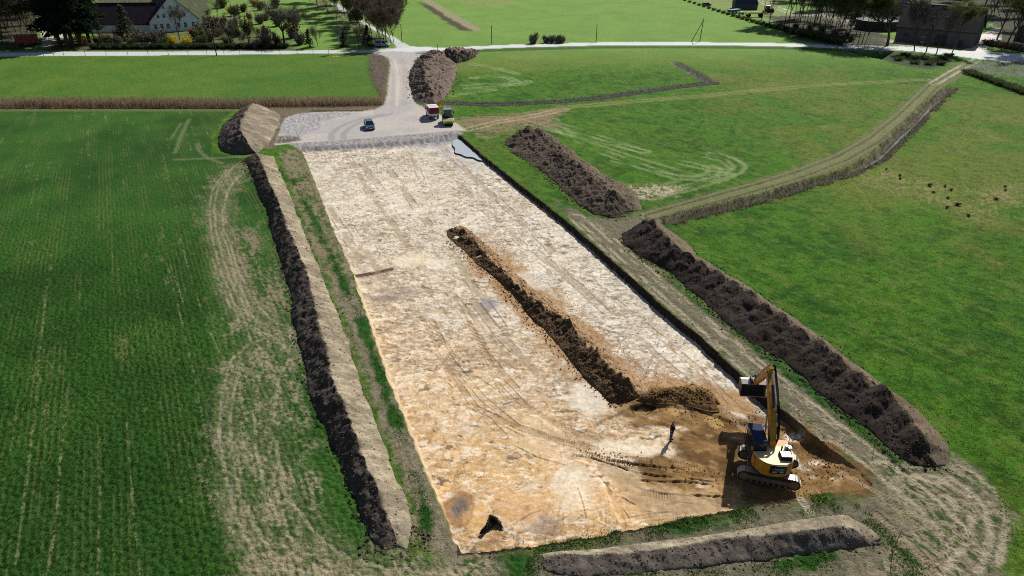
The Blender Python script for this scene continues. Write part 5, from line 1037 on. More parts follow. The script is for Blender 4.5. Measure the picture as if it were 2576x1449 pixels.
# ---- barn right
bn = empty('barn'); tag(bn, 'large grey barn with long dark roof and pale ridge line beside the light concrete drive', 'barn')
bA = Vector((*G((2249, 104)), 0)); bB = Vector((*G((2442, 122)), 0)); bd = bB-bA; BL = bd.length; BM_ = Matrix.Translation(bA) @ RZ(math.degrees(math.atan2(bd.y, bd.x)))
greyw = mat('grey_barn_wall', alb(92, 92, 96), .9, 0, .1, .12, .8, .01); rfb = mat('slate_barn_roof', alb(38, 40, 50), .8, 0, .1, .2, .7, .02)
b = MB(BM_); b.prism([(0, 0), (16, 0), (16, 4.6), (8, 10.6), (0, 4.6)], 0, BL, 'x'); b.build('wall', greyw, bn)
b = MB(BM_); b.prism([(-.5, 4.27), (8, 10.64), (8, 10.86), (-.5, 4.5)], -.5, BL+.5, 'x'); b.prism([(16.5, 4.27), (16.5, 4.5), (8, 10.86), (8, 10.64)], -.5, BL+.5, 'x'); brf = b.build('roof', rfb, bn)
b = MB(BM_); b.box(-.5, BL+.5, 7.8, 8.2, 10.84, 10.98); b.build('ridge_cap', mat('pale_ridge', alb(190, 186, 180), .7), brf)
for x_, w_, h_ in ((3, 1.2, .7), (8, 1.2, .7), (13, 3.2, 3.2), (18.6, 1.1, 2.1)):
    z0_ = 0 if h_ > 1 else 1.9; b = MB(BM_); b.box(x_-w_/2, x_+w_/2, -.05, -.004, z0_+.02, z0_+h_); b.build('door' if h_ > 1 else 'window', mat('dark_timber', alb(56, 58, 64), .8) if h_ > 1 else glass, bn)
# rear farm building with reddish roof
rb = empty('farm_building'); tag(rb, 'farm building with reddish tiled roof standing behind the grey barn', 'building')
RM_ = BM_ @ Matrix.Translation((1, 30, 0)) @ RZ(-90) @ Matrix.Translation((0, 0, 0))
house(rb, BM_ @ Matrix.Translation((6, 22, 0)) @ RZ(0), 12, 14, 4, 9.5, greyw, mat('reddish_tiles', alb(128, 92, 84), .85, 0, .1, .2, 1, .02))
# half-timbered house
ht = empty('timbered_house'); tag(ht, 'half-timbered house gable left of the barn behind the bare trees', 'house')
HTM = Matrix.Translation((*G((2224, 33)), 0)) @ RZ(-12); house(ht, HTM, 9.5, 12, 4.2, 8.5, mat('pale_infill', alb(150, 160, 178), .8), rfb)
b = MB(HTM)
for x_ in np.arange(0, 9.6, 1.05): b.box(x_-.09, x_+.09, -.05, -.003, 0, min(8.3, 4.2+.9*min(x_, 9.5-x_)))
for z_ in (1.3, 2.6, 3.9, 5.2, 6.5): xx = max(0, (z_-4.2)/.9); b.box(xx, 9.5-xx, -.07, -.055, z_-.08, z_+.08)
b.build('timber_frame', mat('dark_timber', alb(56, 58, 64), .8), ht)
# round slurry tank
sk_ = empty('slurry_tank'); tag(sk_, 'round dark concrete slurry tank with pale rim among the trees, left of the barn', 'tank')
tc_ = Vector((*G((2205, 72)), 0)); dcon = mat('dark_concrete', alb(70, 72, 70), .9, 0, .1, .2, .6, .02)
b = MB(Matrix.Translation(tc_)); b.cyl((0, 0, 0), (0, 0, 3.0), 7.2, 40); b.build('tank_wall', dcon, sk_)
b = MB(Matrix.Translation(tc_)); ring = [(7.25*math.cos(a), 7.25*math.sin(a)) for a in np.linspace(0, 2*math.pi, 41)]
for a, c_ in zip(ring[:-1], ring[1:]): b.tube([(a[0], a[1], 3.05), (c_[0], c_[1], 3.05)], .09, 5)
b.build('rim', mat('pale_rim', alb(170, 172, 168), .7), sk_)
b = MB(Matrix.Translation(tc_)); b.cyl((0, 0, 3.0), (0, 0, 3.7), 6.9, 32, .6); b.build('cover', mat('tank_cover', alb(128, 132, 130), .8, 0, .1, .2, 1.2, .05), sk_)
# right edge building
re_ = empty('farm_building'); tag(re_, 'dark brick farm building at the far right edge behind bare trees', 'building')
house(re_, Matrix.Translation((*G((2552, 100)), 0)) @ RZ(-35), 12, 16, 3.6, 8.6, mat('dark_brick', alb(84, 74, 72), .9, 0, .1, .2, 1.5, .01), rfb)
# shed top right yard
shd = empty('shed'); tag(shd, 'dark blue-grey hipped shed beside the light farm lane at the top edge', 'shed')
SHM = Matrix.Translation((*G((1848, 24)), 0)) @ RZ(-6)
b = MB(SHM); b.box(0, 9.5, 0, 7, 0, 2.2); b.build('wall', mat('shed_wall', alb(84, 84, 96), .9), shd)
b = MB(SHM); b.box(-.3, 9.8, -.3, 7.3, 2.2, 6.0, None, 1.6, 2.6); b.build('roof', mat('shed_roof', alb(52, 62, 92), .7, 0, .2, .15, 1), shd)
# yard machines
def yard(name, label, cat, px_, rz, boxes, wheels):
    r = empty(name); tag(r, label, cat)
    for nm, mt, bs_ in boxes:
        b = MB()
        for q_ in bs_: b.box(*q_[:6], None, *(q_[6:] if len(q_) > 6 else (0, 0)))
        b.build(nm, mt, r, bevel=.03)
    for x_, y_, rr in wheels: b = MB(); b.cyl((x_-.15, y_, rr), (x_+.15, y_, rr), rr, 12); b.build('wheel', blk, r)
    gx, gy = G(px_); place(r, gx, gy, rz, 0); return r
yc = car('parked_car', 'dark estate car with pale roof parked on the grass above the farm lane', 'car', mat('graphite_paint', alb(66, 76, 84)), group=None)
place(yc, *G((1777, 15)), -75, 0)
bc = car('parked_car', 'pale blue car parked in the shade in front of the grey barn', 'car', mat('pale_blue_paint', alb(120, 150, 176), .3, .2, .5))
place(bc, *G((2329, 110)), -98, 0)
tealp = mat('teal_paint', alb(70, 110, 130), .6)
yard('farm_trailer', 'teal flatbed trailer parked beside the farm lane', 'trailer', (1846, 33), -55, [('load_bed', tealp, [(-1.2, 1.2, -3, 3, .8, 1.5)]), ('frame', dsteel, [(-.6, .6, -3, 4, .55, .75)])], [(-1, -1.8, .45), (1, -1.8, .45), (-1, .2, .45), (1, .2, .45)])
yard('farm_implement', 'small white and black farm implement on the grass by the teal trailer', 'machine', (1864, 37), -60, [('body', wht, [(-.8, .8, -.8, .8, .6, 1.3, .2, .2)]), ('frame', dsteel, [(-.3, .3, -1.5, 2, .4, .6)])], [(-.9, 0, .4), (.9, 0, .4)])
yard('hay_tedder', 'yellow farm machine with two dark wheels parked at the end of the farm lane', 'machine', (1899, 43), -88, [('frame', mat('pale_yellow', alb(236, 222, 120), .5), [(-.6, .6, -4.2, 3.6, 1.3, 1.9, .1, .1), (-.9, .9, 2.6, 3.6, 1.6, 2.7, .2, .2), (-1.3, 1.3, -3.9, -3.2, 1.1, 1.6)]), ('drawbar', dsteel, [(-.12, .12, 3.6, 6.5, .8, 1.0)])], [(-.9, -2.8, .75), (.9, -2.8, .75), (-.9, 2.2, .75), (.9, 2.2, .75)])
yard('tractor', 'dark green tractor with a pale roof at the corner of the farmyard', 'tractor', (1932, 32), -70, [('hood', mat('tractor_green', alb(36, 58, 40), .5), [(-.5, .5, .2, 2.4, .9, 1.7, .05, .1)]), ('cab', glass, [(-.8, .8, -1.3, .3, 1.2, 2.7, .1, .1)]), ('cab_roof', lgrey, [(-.85, .85, -1.4, .35, 2.7, 2.85)])], [(-1, -.8, .85), (1, -.8, .85), (-.85, 1.7, .55), (.85, 1.7, .55)])
# ---- poles
wood = mat('dark_wood_pole', alb(56, 60, 44), .9, 0, .1, .2, 4)
def pole(name, label, cat, p, h_, r_=.13, group=None, cross=False):
    x_, y_ = G(p); root = empty(name, (x_, y_, 0)); tag(root, label, cat, group)
    b = MB(); b.cyl((0, 0, -.2), (0, 0, h_), r_, 10, r_*.7); b.build('shaft', wood, root)
    b = MB(); b.box(-.3, .3, -.05, .05, h_-.35, h_-.27) if cross else b.box(-.12, .12, -.05, .05, h_-.3, h_-.2); b.cyl((-.25 if cross else -.1, 0, h_-.3), (-.25 if cross else -.1, 0, h_-.1), .04, 6); b.build('insulator', lgrey, root); return root
GP = 'wooden poles along the road'
pole('utility_pole', 'tall leaning wooden pole beside the road in front of the left garden', 'pole', (545, 140), 9.2, .16, GP)
pole('utility_pole', 'wooden pole in the meadow edge just right of the junction', 'pole', (1011.5, 108), 5.6, .12, GP)
pole('utility_pole', 'wooden pole behind the road, left of the roadside bushes', 'pole', (1237, 111), 5.6, .12, GP)
pole('utility_pole', 'wooden pole behind the road, just right of the roadside bushes', 'pole', (1499.5, 106), 5.6, .12, GP)
pole('utility_pole', 'thin grey pole at the road edge left of the parked van', 'pole', (937, 118), 5.4, .1, GP)
ap = empty('braced_pole', (0, 0, 0)); tag(ap, 'wooden pole with a slanting brace forming an A behind the road', 'pole')
pa, pb = gpt((1760, 104.5)), gpt((1739, 104.5)); tp_ = pa+Vector((.35, 0, 6.4))
b = MB(); b.cyl(pa+Vector((0, 0, -.2)), tp_+Vector((.05, 0, .5)), .13, 10, .1); b.build('shaft', wood, ap)
b = MB(); b.cyl(pb+Vector((0, 0, -.2)), tp_, .11, 10, .09); b.build('brace', wood, ap)
pole('marker_post', 'short post at the road edge above the small dark soil heap', 'post', (1101, 126.5), 1.9, .08)
def stake(p, h_, lb, lean=.0, base=0):
    x_, y_ = G(p, base); b = MB(); b.cyl((x_, y_, zat(x_, y_)-.1), (x_+lean, y_, zat(x_, y_)+h_), .022, 6); o = b.build('survey_stake', mat('weathered_wood', alb(120, 100, 78), .9), None); tag(o, lb, 'stake', 'thin survey stakes')
stake((2246, 1385-2), 1.9, 'thin survey stake on bare ground right of the low bank', .12); stake((1327, 1458), 1.9, 'thin survey stake at the bottom edge left of the low bank', .02); stake((2200, 1122), 1.6, 'thin survey stake between the cut and the long black heap', .1)
# ---- fence along the road
fn = empty('wire_fence'); tag(fn, 'low wire fence with wooden posts along the meadow side of the left road', 'fence')
fpx = [(162-26*2, 141), (162-26, 140.8), (161, 140), (215, 139.5), (268, 139), (322, 138.7), (373, 138.4), (424, 138), (474, 137.8), (521, 137.4), (564, 137.2), (604, 136.8), (659, 136.6), (705, 136.2), (748, 135.9), (788, 135.6), (827, 135.2), (866, 134.8), (903, 134.4), (934, 134.2)]
fp = [gpt(q_) for q_ in fpx]
for q_ in fp: b = MB(); b.cyl((q_.x, q_.y, -.1), (q_.x, q_.y, 1.3), .06, 6, .05); b.build('post', wood, fn)
b = MB()
for z_ in (.6, 1.15): b.tube([(q_.x, q_.y, z_) for q_ in fp], .008, 3)
b.build('wire', dsteel, fn)
# guard rail over the ravine
gr_ = empty('guard_rail'); tag(gr_, 'dark steel guard rail where the road crosses the ravine', 'railing'); gp = [gpt((q_, 118.2+ (q_-2100)*.022)) for q_ in range(2108, 2262, 25)]
for q_ in gp: b = MB(); b.cyl((q_.x, q_.y, -.3), (q_.x, q_.y, .95), .05, 6); b.build('post', dsteel, gr_)
b = MB(); b.tube([(q_.x, q_.y, .9) for q_ in gp], .05, 5); b.tube([(q_.x, q_.y, .5) for q_ in gp], .03, 5); b.build('rail', dsteel, gr_)
cv = MB(); qa, qb = gpt((2118, 124.5)), gpt((2250, 129.5)); qd = (qb-qa); CVM = Matrix.Translation(qa) @ RZ(math.degrees(math.atan2(qd.y, qd.x)))
cv = MB(CVM); cv.box(0, qd.length, 0, .35, -.35, .12); co = cv.build('bridge_edge', mat('mid_concrete', alb(120, 124, 128), .9), None); tag(co, 'concrete edge beam of the road bridge above the dark ravine', 'bridge')
# hedge walls right edge
# ---------------------------------------------------------------- vegetation
bark = mat('bark', alb(78, 72, 64), .95, 0, .05, .3, 3, .02); barkp = mat('pale_bark', alb(186, 188, 184), .9, 0, .05, .25, 4)
def mat_leaf(name, cols, rough=.8, tr=.4):
    m, nt, b = nodes(name); at = nt.nodes.new('ShaderNodeAttribute'); at.attribute_name = 'Col'
    rp = nt.nodes.new('ShaderNodeValToRGB'); e = rp.color_ramp.elements
    while len(e) < len(cols): e.new(.5)
    for i, c_ in enumerate(cols): e[i].position = i/(len(cols)-1); e[i].color = (*[float(v_) for v_ in c_], 1)
    nt.links.new(at.outputs['Fac'], rp.inputs[0]); nt.links.new(rp.outputs[0], b.inputs['Base Color']); b.inputs['Roughness'].default_value = rough; b.inputs['Specular IOR Level'].default_value = .15
    if tr:
        t_ = nt.nodes.new('ShaderNodeBsdfTranslucent'); mx_ = nt.nodes.new('ShaderNodeMixShader'); mx_.inputs[0].default_value = tr; o_ = [n_ for n_ in nt.nodes if n_.type == 'OUTPUT_MATERIAL'][0]
        nt.links.new(rp.outputs[0], t_.inputs[0]); nt.links.new(b.outputs[0], mx_.inputs[1]); nt.links.new(t_.outputs[0], mx_.inputs[2]); nt.links.new(mx_.outputs[0], o_.inputs[0])
    return m
twig_g = mat_leaf('grey_twigs', [alb(84, 80, 76), alb(134, 126, 116)], .9, 0); twig_b = mat_leaf('brown_twigs', [alb(92, 82, 70), alb(140, 126, 104)], .9, 0); twig_y = mat_leaf('budding_twigs', [alb(64, 72, 44), alb(112, 124, 70)])
conif = mat_leaf('conifer_needles', [alb(18, 30, 22), alb(44, 62, 42)]); shrub = mat_leaf('shrub_leaves', [alb(52, 62, 38), alb(100, 112, 68)]); forsy = mat_leaf('yellow_blossom', [alb(150, 130, 20), alb(240, 212, 30)])
reedm = mat_leaf('dry_reed', [alb(112, 96, 76), alb(190, 168, 138)]); rushm = mat_leaf('dark_rush', [alb(56, 56, 36), alb(104, 98, 66)]); grassm = mat_leaf('grass_blades', [alb(40, 80, 24), alb(88, 138, 44)]); tuftm = mat_leaf('grey_tufts', [alb(78, 76, 60), alb(160, 152, 130)]); cherry = mat_leaf('red_buds', [alb(110, 60, 52), alb(196, 110, 96)])
def leafmesh(name, C_, dirs, ln, wd):
    """n quads: centre, direction, length, width; random roll"""
    n = len(C_); dirs = dirs/np.linalg.norm(dirs, axis=1)[:, None]; r_ = rng.normal(size=(n, 3)); s_ = np.cross(dirs, r_); s_ /= np.linalg.norm(s_, axis=1)[:, None]
    a = C_-dirs*ln[:, None]/2; b_ = C_+dirs*ln[:, None]/2; w_ = s_*wd[:, None]/2
    V = np.stack([a-w_, a+w_, b_+w_*.4, b_-w_*.4], 1).reshape(-1, 3); F = np.arange(n*4).reshape(-1, 4); me = npmesh(name, V, F, False)
    v_ = rng.random(n)[:, None].repeat(4, 1).reshape(-1, 1); setcol(me, np.repeat(v_, 3, 1)); return me
def bare_tree_meshes(Ht, spread, seed, base_r=.28, trunkfrac=.25, ntw=2600, stems=1, depth=4, thin=.035, upr=.5, low=.5, bl=1.0):
    rr = random.Random(seed); b = MB(); tw = []
    def grow(p, d, L_, r_, lev):
        segs = 3; pts = [p]; dd = d.copy()
        for i in range(segs):
            dd = (dd+Vector((rr.uniform(-.18, .18), rr.uniform(-.18, .18), rr.uniform(-.05, .12)))).normalized(); pts.append(pts[-1]+dd*(L_/segs))
        for i in range(segs): b.cyl(pts[i], pts[i+1], r_*(1-.22*i), 6 if lev < 2 else 4, r_*(1-.22*(i+1)))
        if lev >= depth-2: tw.extend([(pts[k], dd, L_) for k in (1, 2, 3)])
        if lev >= depth: return
        nb = rr.randint(3, 4) if lev else rr.randint(7, 9)
        for k in range(nb):
            t = rr.uniform(.35, 1.0) if lev else rr.uniform(low, 1.0); i = min(int(t*segs), segs-1); q_ = pts[i].lerp(pts[i+1], t*segs-i)
            a = rr.uniform(0, 6.283); sp_ = spread*rr.uniform(.6, 1.15); nd = (dd*upr+Vector((math.cos(a)*sp_, math.sin(a)*sp_, rr.uniform(.1, .6)))).normalized()
            grow(q_, nd, L_*(rr.uniform(.5, .72) if lev else (1.35-t)*rr.uniform(.7, .9)*bl), r_*.5, lev+1)
    for s_ in range(stems):
        a = rr.uniform(0, 6.28); o_ = Vector((math.cos(a), math.sin(a), 0))*(.3 if stems > 1 else 0)
        grow(o_, Vector((o_.x*.4, o_.y*.4, 1)).normalized(), Ht*trunkfrac*2, base_r, 0)
    zs = max(v_[2] for v_ in b.v); sc = Ht*.93/zs; b.v = [(x_*sc, y_*sc, z_*sc) for x_, y_, z_ in b.v]
    trunk = D.meshes.new('trunk'); trunk.from_pydata(b.v, [], b.f); trunk.update()
    A = np.array([tuple(p*sc) for p, d, l in tw]); Dd = np.array([tuple(d) for p, d, l in tw]); L_ = np.array([l*sc for p, d, l in tw])
    i = rng.integers(0, len(A), ntw); off = rng.normal(size=(ntw, 3)); off /= np.linalg.norm(off, axis=1)[:, None]; dr = Dd[i]*.6+off*.8+np.array([0, 0, .25]); ln = L_[i]*rng.uniform(.35, .9, ntw)
    dr /= np.linalg.norm(dr, axis=1)[:, None]; c_ = A[i]+dr*ln[:, None]*.5+rng.normal(size=(ntw, 3))*.12
    return trunk, leafmesh('crown', c_, dr, ln, np.full(ntw, thin)*rng.uniform(.6, 1.3, ntw))
def ctree(name, protos, p, sc, rz, label, group, mt_t, mt_c, h0=0, sxy=1, cat='tree'):
    tr_, cr_ = protos; x_, y_ = G(p) if len(p) == 2 else p[:2]
    r = empty(name, (x_, y_, zat(x_, y_) if y_ < 900 else 0), rz); r.scale = (sc*sxy, sc*sxy, sc)
    if not tr_.materials: tr_.materials.append(mt_t)
    o1 = D.objects.new('trunk', tr_); COL.objects.link(o1); o1.parent = r
    if not cr_.materials: cr_.materials.append(mt_c)
    o2 = D.objects.new('crown', cr_); COL.objects.link(o2); o2.parent = r; tag(r, label, cat, group); return r
OAK = bare_tree_meshes(14, 1.25, 3, .42, .20, 9000, 1, 4, .035, .45, .42, 2.0); MID = [bare_tree_meshes(12, .62, 20+k, .2, .34, 3800, 1, 4, .035, .75, .3) for k in range(3)]; DEN = [bare_tree_meshes(16, .7, 40+k, .24, .36, 9000, 1, 4, .05, .7, .16) for k in range(3)]
THK = [bare_tree_meshes(17, .7, 140+k, .24, .36, 15000, 1, 4, .07, .7, .10) for k in range(2)]
SML = [bare_tree_meshes(7, .6, 60+k, .10, .34, 1700, 1, 3, .03, .7, .28) for k in range(2)]; TALL = [bare_tree_meshes(18, .45, 80+k, .17, .42, 8500, 1, 4, .055, .95, .25) for k in range(3)]; BUD = [bare_tree_meshes(17, .5, 90+k, .15, .42, 10000, 1, 4, .06, .9, .2) for k in range(2)]
BIR = bare_tree_meshes(9, .4, 99, .11, .4, 1500, 1, 4, .03, .95)
def conifer_meshes(Ht, Rr, n=2600, tiers=16, open_=.0, seed=1, trunk_h=.12):
    rr = np.random.default_rng(seed); b = MB(); b.cyl((0, 0, 0), (0, 0, Ht*.97), Ht*.016+.04, 8, .02); tm = D.meshes.new('trunk')
    nb = tiers*7; zs = rr.uniform(trunk_h, .99, nb); az = rr.uniform(0, 6.28, nb); Lb = Rr*(1-zs)**.75*rr.uniform(.65, 1.15, nb)+.1
    for z_, a, l in zip(zs[::2], az[::2], Lb[::2]): b.cyl((0, 0, z_*Ht), (math.cos(a)*l*.8, math.sin(a)*l*.8, z_*Ht-l*.15), .04, 4, .01)
    tm.from_pydata(b.v, [], b.f); tm.update()
    i = rr.integers(0, nb, n); t = rr.random(n)**.7; c_ = np.stack([np.cos(az[i])*Lb[i]*t, np.sin(az[i])*Lb[i]*t, zs[i]*Ht-Lb[i]*t*.25], 1)+rr.normal(size=(n, 3))*np.array([.28, .28, .12])*Rr/3
    dr = np.stack([np.cos(az[i]), np.sin(az[i]), -.25+rr.normal(size=n)*.2], 1)+rr.normal(size=(n, 3))*.35
    return tm, leafmesh('crown', c_, dr, rr.uniform(.35, .8, n)*Rr/3, rr.uniform(.12, .3, n)*Rr/3)
PINE = [conifer_meshes(26, 5.2, 7000, 22, seed=5+k, trunk_h=.16) for k in range(2)]; FIR = [conifer_meshes(5.5, 1.9, 1800, 14, seed=15+k, trunk_h=.02) for k in range(2)]; COLC = conifer_meshes(7, 1.0, 1500, 16, seed=33, trunk_h=.03)
def bush_meshes(Rr, Hh, n, seed, leaf=.2, stems=14):
    rr = np.random.default_rng(seed); b = MB(); tips = []
    for k in range(stems):
        a = rr.uniform(0, 6.28); q_ = rr.uniform(.3, 1); tips.append((math.cos(a)*Rr*q_, math.sin(a)*Rr*q_, Hh*rr.uniform(.55, 1))); b.cyl((tips[-1][0]*.15, tips[-1][1]*.15, 0), tips[-1], .035, 4, .01)
    tm = D.meshes.new('stems'); tm.from_pydata(b.v, [], b.f); tm.update(); T_ = np.array(tips); i = rr.integers(0, stems, n); t = rr.uniform(.25, 1.05, n)[:, None]
    c_ = T_[i]*t+rr.normal(size=(n, 3))*np.array([Rr, Rr, Hh])*.16; c_[:, 2] = np.abs(c_[:, 2])+.03
    return tm, leafmesh('foliage', c_, rr.normal(size=(n, 3))+np.array([0, 0, .6]), rr.uniform(.6, 1.4, n)*leaf*2, rr.uniform(.5, 1.2, n)*leaf*.6)
BUSH = [bush_meshes(1.6, 1.8, 900, 3+k, .2) for k in range(2)]; FOR = bush_meshes(1.7, 2.1, 900, 12, .22); TWB = [bush_meshes(1.6, 2.6, 1100, 22+k, .28) for k in range(2)]; HED = [bush_meshes(1.8, 1.5, 1100, 32+k, .2) for k in range(2)]; BLOB = [bush_meshes(1.5, 1.9, 1600, 42+k, .2) for k in range(1)]
def cbush(name, protos, p, sc, label, group, mt_c, cat='shrub', sz=1):
    sc *= 1.15 if cat == 'shrub' else 1
    tr_, cr_ = protos; cr2 = cr_
    if cr_.materials and cr_.materials[0] != mt_c: cr2 = cr_.copy(); cr2.materials.clear(); cr2.materials.append(mt_c)
    elif not cr_.materials: cr_.materials.append(mt_c)
    if not tr_.materials: tr_.materials.append(bark)
    x_, y_ = G(p); r = empty(name, (x_, y_, zat(x_, y_)), rnd.uniform(0, 6.28)); r.scale = (sc, sc, sc*sz)
    o1 = D.objects.new('stems', tr_); COL.objects.link(o1); o1.parent = r; o2 = D.objects.new('foliage', cr2); COL.objects.link(o2); o2.parent = r; tag(r, label, cat, group); return r
T = lambda nm, pr_, p, sc, lb, gr, mt=bark, mc=twig_g, sxy=1: ctree(nm, pr_, p, sc, rnd.uniform(0, 6.28), lb, gr, mt, mc, 0, sxy)
# left wood
gl = 'dense bare trees at the far left edge'
for k, (p, s_) in enumerate((((8, 112), 1.0), ((30, 100), 1.05), ((55, 92), 1.0), ((80, 86), .95), ((20, 66), 1.1), ((60, 55), 1.1), ((92, 60), .9), ((-20, 118), 1.1), ((-35, 90), 1.1))):
    T('bare_tree', THK[k % 2], p, s_, 'dense grey-brown bare tree in the wood left of the drive', gl, bark, twig_b)
for k, (p, s_) in enumerate((((5, 90), 1.2), ((40, 80), 1.2), ((68, 74), 1.1), ((88, 98), .9), ((0, 40), 1.2), ((45, 30), 1.2), ((84, 30), 1.1), ((105, 40), 1.0), ((-50, 112), 1.2))):
    T('bare_tree', THK[k % 2], p, s_, 'dense grey-brown bare tree in the wood left of the drive', gl, bark, twig_b)
gp_ = 'dark tall pines by the left drive'
for k, (p, s_) in enumerate((((152, 116), 1.05), ((172, 119), 1.15), ((184, 117), 1.1), ((206, 115), 1.2), ((226, 108), 1.05), ((196, 98), 1.2), ((140, 96), .95))):
    T('pine_tree', PINE[k % 2], p, s_*1.2, 'tall dark pine in the clump right of the left drive', gp_, bark, conif)
T('conifer_tree', COLC, (240, 113), 1.0, 'slim dark column conifer right of the pine clump', 'slim dark conifers', bark, conif); T('conifer_tree', COLC, (256, 112), .62, 'short dark column conifer in front of the wing', 'slim dark conifers', bark, conif)
T('cedar_tree', FIR[0], (322, 100), 1.9, 'grey-green cedar in front of the house wing', None, bark, mat_leaf('cedar_green', [alb(54, 62, 54), alb(96, 104, 84)]))
T('bare_tree', MID[0], (453, 104), .95, 'bare tree standing in front of the white gable', None, bark, twig_g)
gs = 'garden shrubs along the left road'
for k, (x_, y_) in enumerate(((250, 112), (272, 114), (300, 112), (330, 113), (345, 106), (362, 113), (378, 104), (392, 112), (405, 106), (410, 115), (352, 98), (300, 100), (510, 112), (528, 106))):
    cbush('garden_shrub', TWB[k % 2] if k % 3 else BUSH[k % 2], (x_, y_), .9+.35*rnd.random(), 'grey-green leafless shrub in the garden border below the farmhouse', gs, (shrub, twig_b, twig_g)[k % 3])
gh = 'clipped dark hedge sections along the left road'
for k, x_ in enumerate(range(240, 735, 14)):
    if 236 < x_ < 725: cbush('hedge_section', HED[k % 2], (x_, 123.0-.004*(x_-240)), 1.05, 'dark section of the low hedge bordering the left road', gh, shrub if k % 2 else conif, 'hedge', .9)
for p, s_, lb in (((207, 112), 1.15, 'bright yellow forsythia under the tall pines'), ((292, 108), .75, 'small yellow forsythia among grey shrubs left of the gable'), ((434, 112), .95, 'bright yellow forsythia left of the tree before the gable'), ((472, 117), 1.0, 'bright yellow forsythia right of the tree before the gable'), ((622, 66), .8, 'yellow forsythia beside the dark narrow conifer'), ((578, 32), 1.0, 'yellow forsythia in the upper orchard'), ((641, 15), 1.1, 'yellow forsythia above the dark shrubs at the top edge'), ((2305, 16), 1.0, 'lime-yellow bush beside the half-timbered house')):
    cbush('forsythia_bush', FOR, p, s_, lb, None, forsy)
cbush('cherry_shrub', TWB[0], (488, 92), .9, 'reddish budding shrub in front of the gable wall', None, cherry)
T('conifer_tree', COLC, (606, 66), 1.1, 'narrow dark conifer in the middle of the garden', 'slim dark conifers', bark, conif); T('conifer_tree', COLC, (626, 108), 1.15, 'dark conifer right of the leaning pole', 'slim dark conifers', bark, conif)
gd = 'small leafless garden trees'
for k, (p, s_, lb) in enumerate((((560, 112), .8, 'small grey bare tree just right of the leaning pole'), ((588, 104), .9, 'small bare tree between pole and dark conifer'), ((612, 122), .8, 'thin bare tree at the road behind the fence'), ((650, 112), .8, 'small bare tree left of the great oak'), ((548, 42), 1.0, 'orchard tree with pale green buds behind the gable'), ((530, 60), .8, 'small orchard tree right of the farmhouse roof'), ((672, 40), .9, 'dark bare shrub tree at the top left of the oak'), ((640, 38), .9, 'dark bare shrub tree in the upper garden'), ((800, 118), 1.05, 'small bare tree right of the dark fir'), ((903, 121), 1.0, 'small bare tree left of the parked van'), ((770, 60), .7, 'thin bare tree in the shaded orchard'), ((870, 108), .9, 'small bare tree beside the second fir'), ((915, 112), .9, 'slim bare tree near the junction'), ((690, 118), .7, 'low bare bush tree at the road left of the oak'))):
    T('bare_tree', SML[k % 2], p, s_, lb, gd, bark, twig_y if k in (4, 5) else twig_b)
for k, (x_, y_) in enumerate(((560, 85), (580, 95), (600, 92), (655, 60), (668, 52), (690, 48), (630, 50), (546, 92), (700, 112), (670, 118), (645, 122), (575, 118), (520, 78), (528, 70))):
    cbush('garden_shrub', TWB[k % 2], (x_, y_), .8+.4*rnd.random(), 'leafless shrub scattered in the garden right of the farmhouse', 'shrubs in the garden', (twig_b, twig_g, shrub)[k % 3])
T('oak_tree', OAK, (716, 114), 1.0, 'broad old bare oak with thick trunk beside the road', None, bark, twig_g)
T('fir_tree', FIR[0], (779, 119), .95, 'small dense dark fir right of the great oak', 'small dark firs', bark, conif); T('fir_tree', FIR[1], (866, 119), .85, 'dark fir behind the pale birch', 'small dark firs', bark, conif)
T('birch_tree', BIR, (850, 133.5), .95, 'slim pale birch at the road edge', None, barkp, twig_g)
T('fir_tree', FIR[0], (926, 116), 1.1, 'dark fir in the shade left of the parked van', 'small dark firs', bark, conif)
ga = 'row of dense bare trees along the side road'
for k, (p, s_) in enumerate((((958, 121), .95), ((976, 117), .9), ((984, 110), .85), ((966, 104), 1.0), ((948, 96), 1.0), ((935, 84), 1.0), ((920, 74), 1.05), ((905, 66), 1.0), ((888, 52), 1.0), ((868, 40), 1.0), ((850, 28), 1.0), ((832, 16), 1.0), ((880, 62), .8), ((815, 5), 1.0))):
    T('bare_tree', THK[k % 2], p, s_*.88, 'dense bare tree in the row beside the side road', ga, bark, twig_g)
for k, (p, s_) in enumerate((((990, 106), .9), ((970, 88), 1.0), ((900, 90), .7), ((912, 50), 1.0), ((846, 50), 1.0), ((826, 34), 1.0), ((800, 22), 1.0), ((780, 4), 1.0), ((750, -8), 1.0), ((720, -10), 1.0), ((862, 10), 1.0), ((890, 24), 1.0))):
    T('bare_tree', THK[k % 2], p, s_*.88, 'dense bare tree in the row beside the side road', ga, bark, twig_g)
for k, (x_, y_) in enumerate(((560, 66), (590, 40), (612, 30), (655, 26), (690, 20), (560, 20), (735, 95), (755, 112), (745, 60), (540, 76), (585, 78), (625, 86), (668, 92), (515, 95), (500, 104), (700, 66))):
    cbush('garden_shrub', TWB[k % 2], (x_, y_), 1.0+.5*rnd.random(), 'leafless shrub scattered in the garden right of the farmhouse', 'shrubs in the garden', (twig_b, twig_g, twig_y)[k % 3])
# roadside bushes centre
cbush('roadside_bush', TWB[0], (1339, 109), 1.05, 'round bare bush just behind the road, left one', 'bare bushes behind the road', twig_g, sz=.9)
for k, x_ in enumerate((1375, 1388, 1401, 1412)): cbush('roadside_bush', TWB[k % 2], (x_, 108), .8, 'bare bush in the low clump behind the road', 'bare bushes behind the road', twig_g, sz=.85)
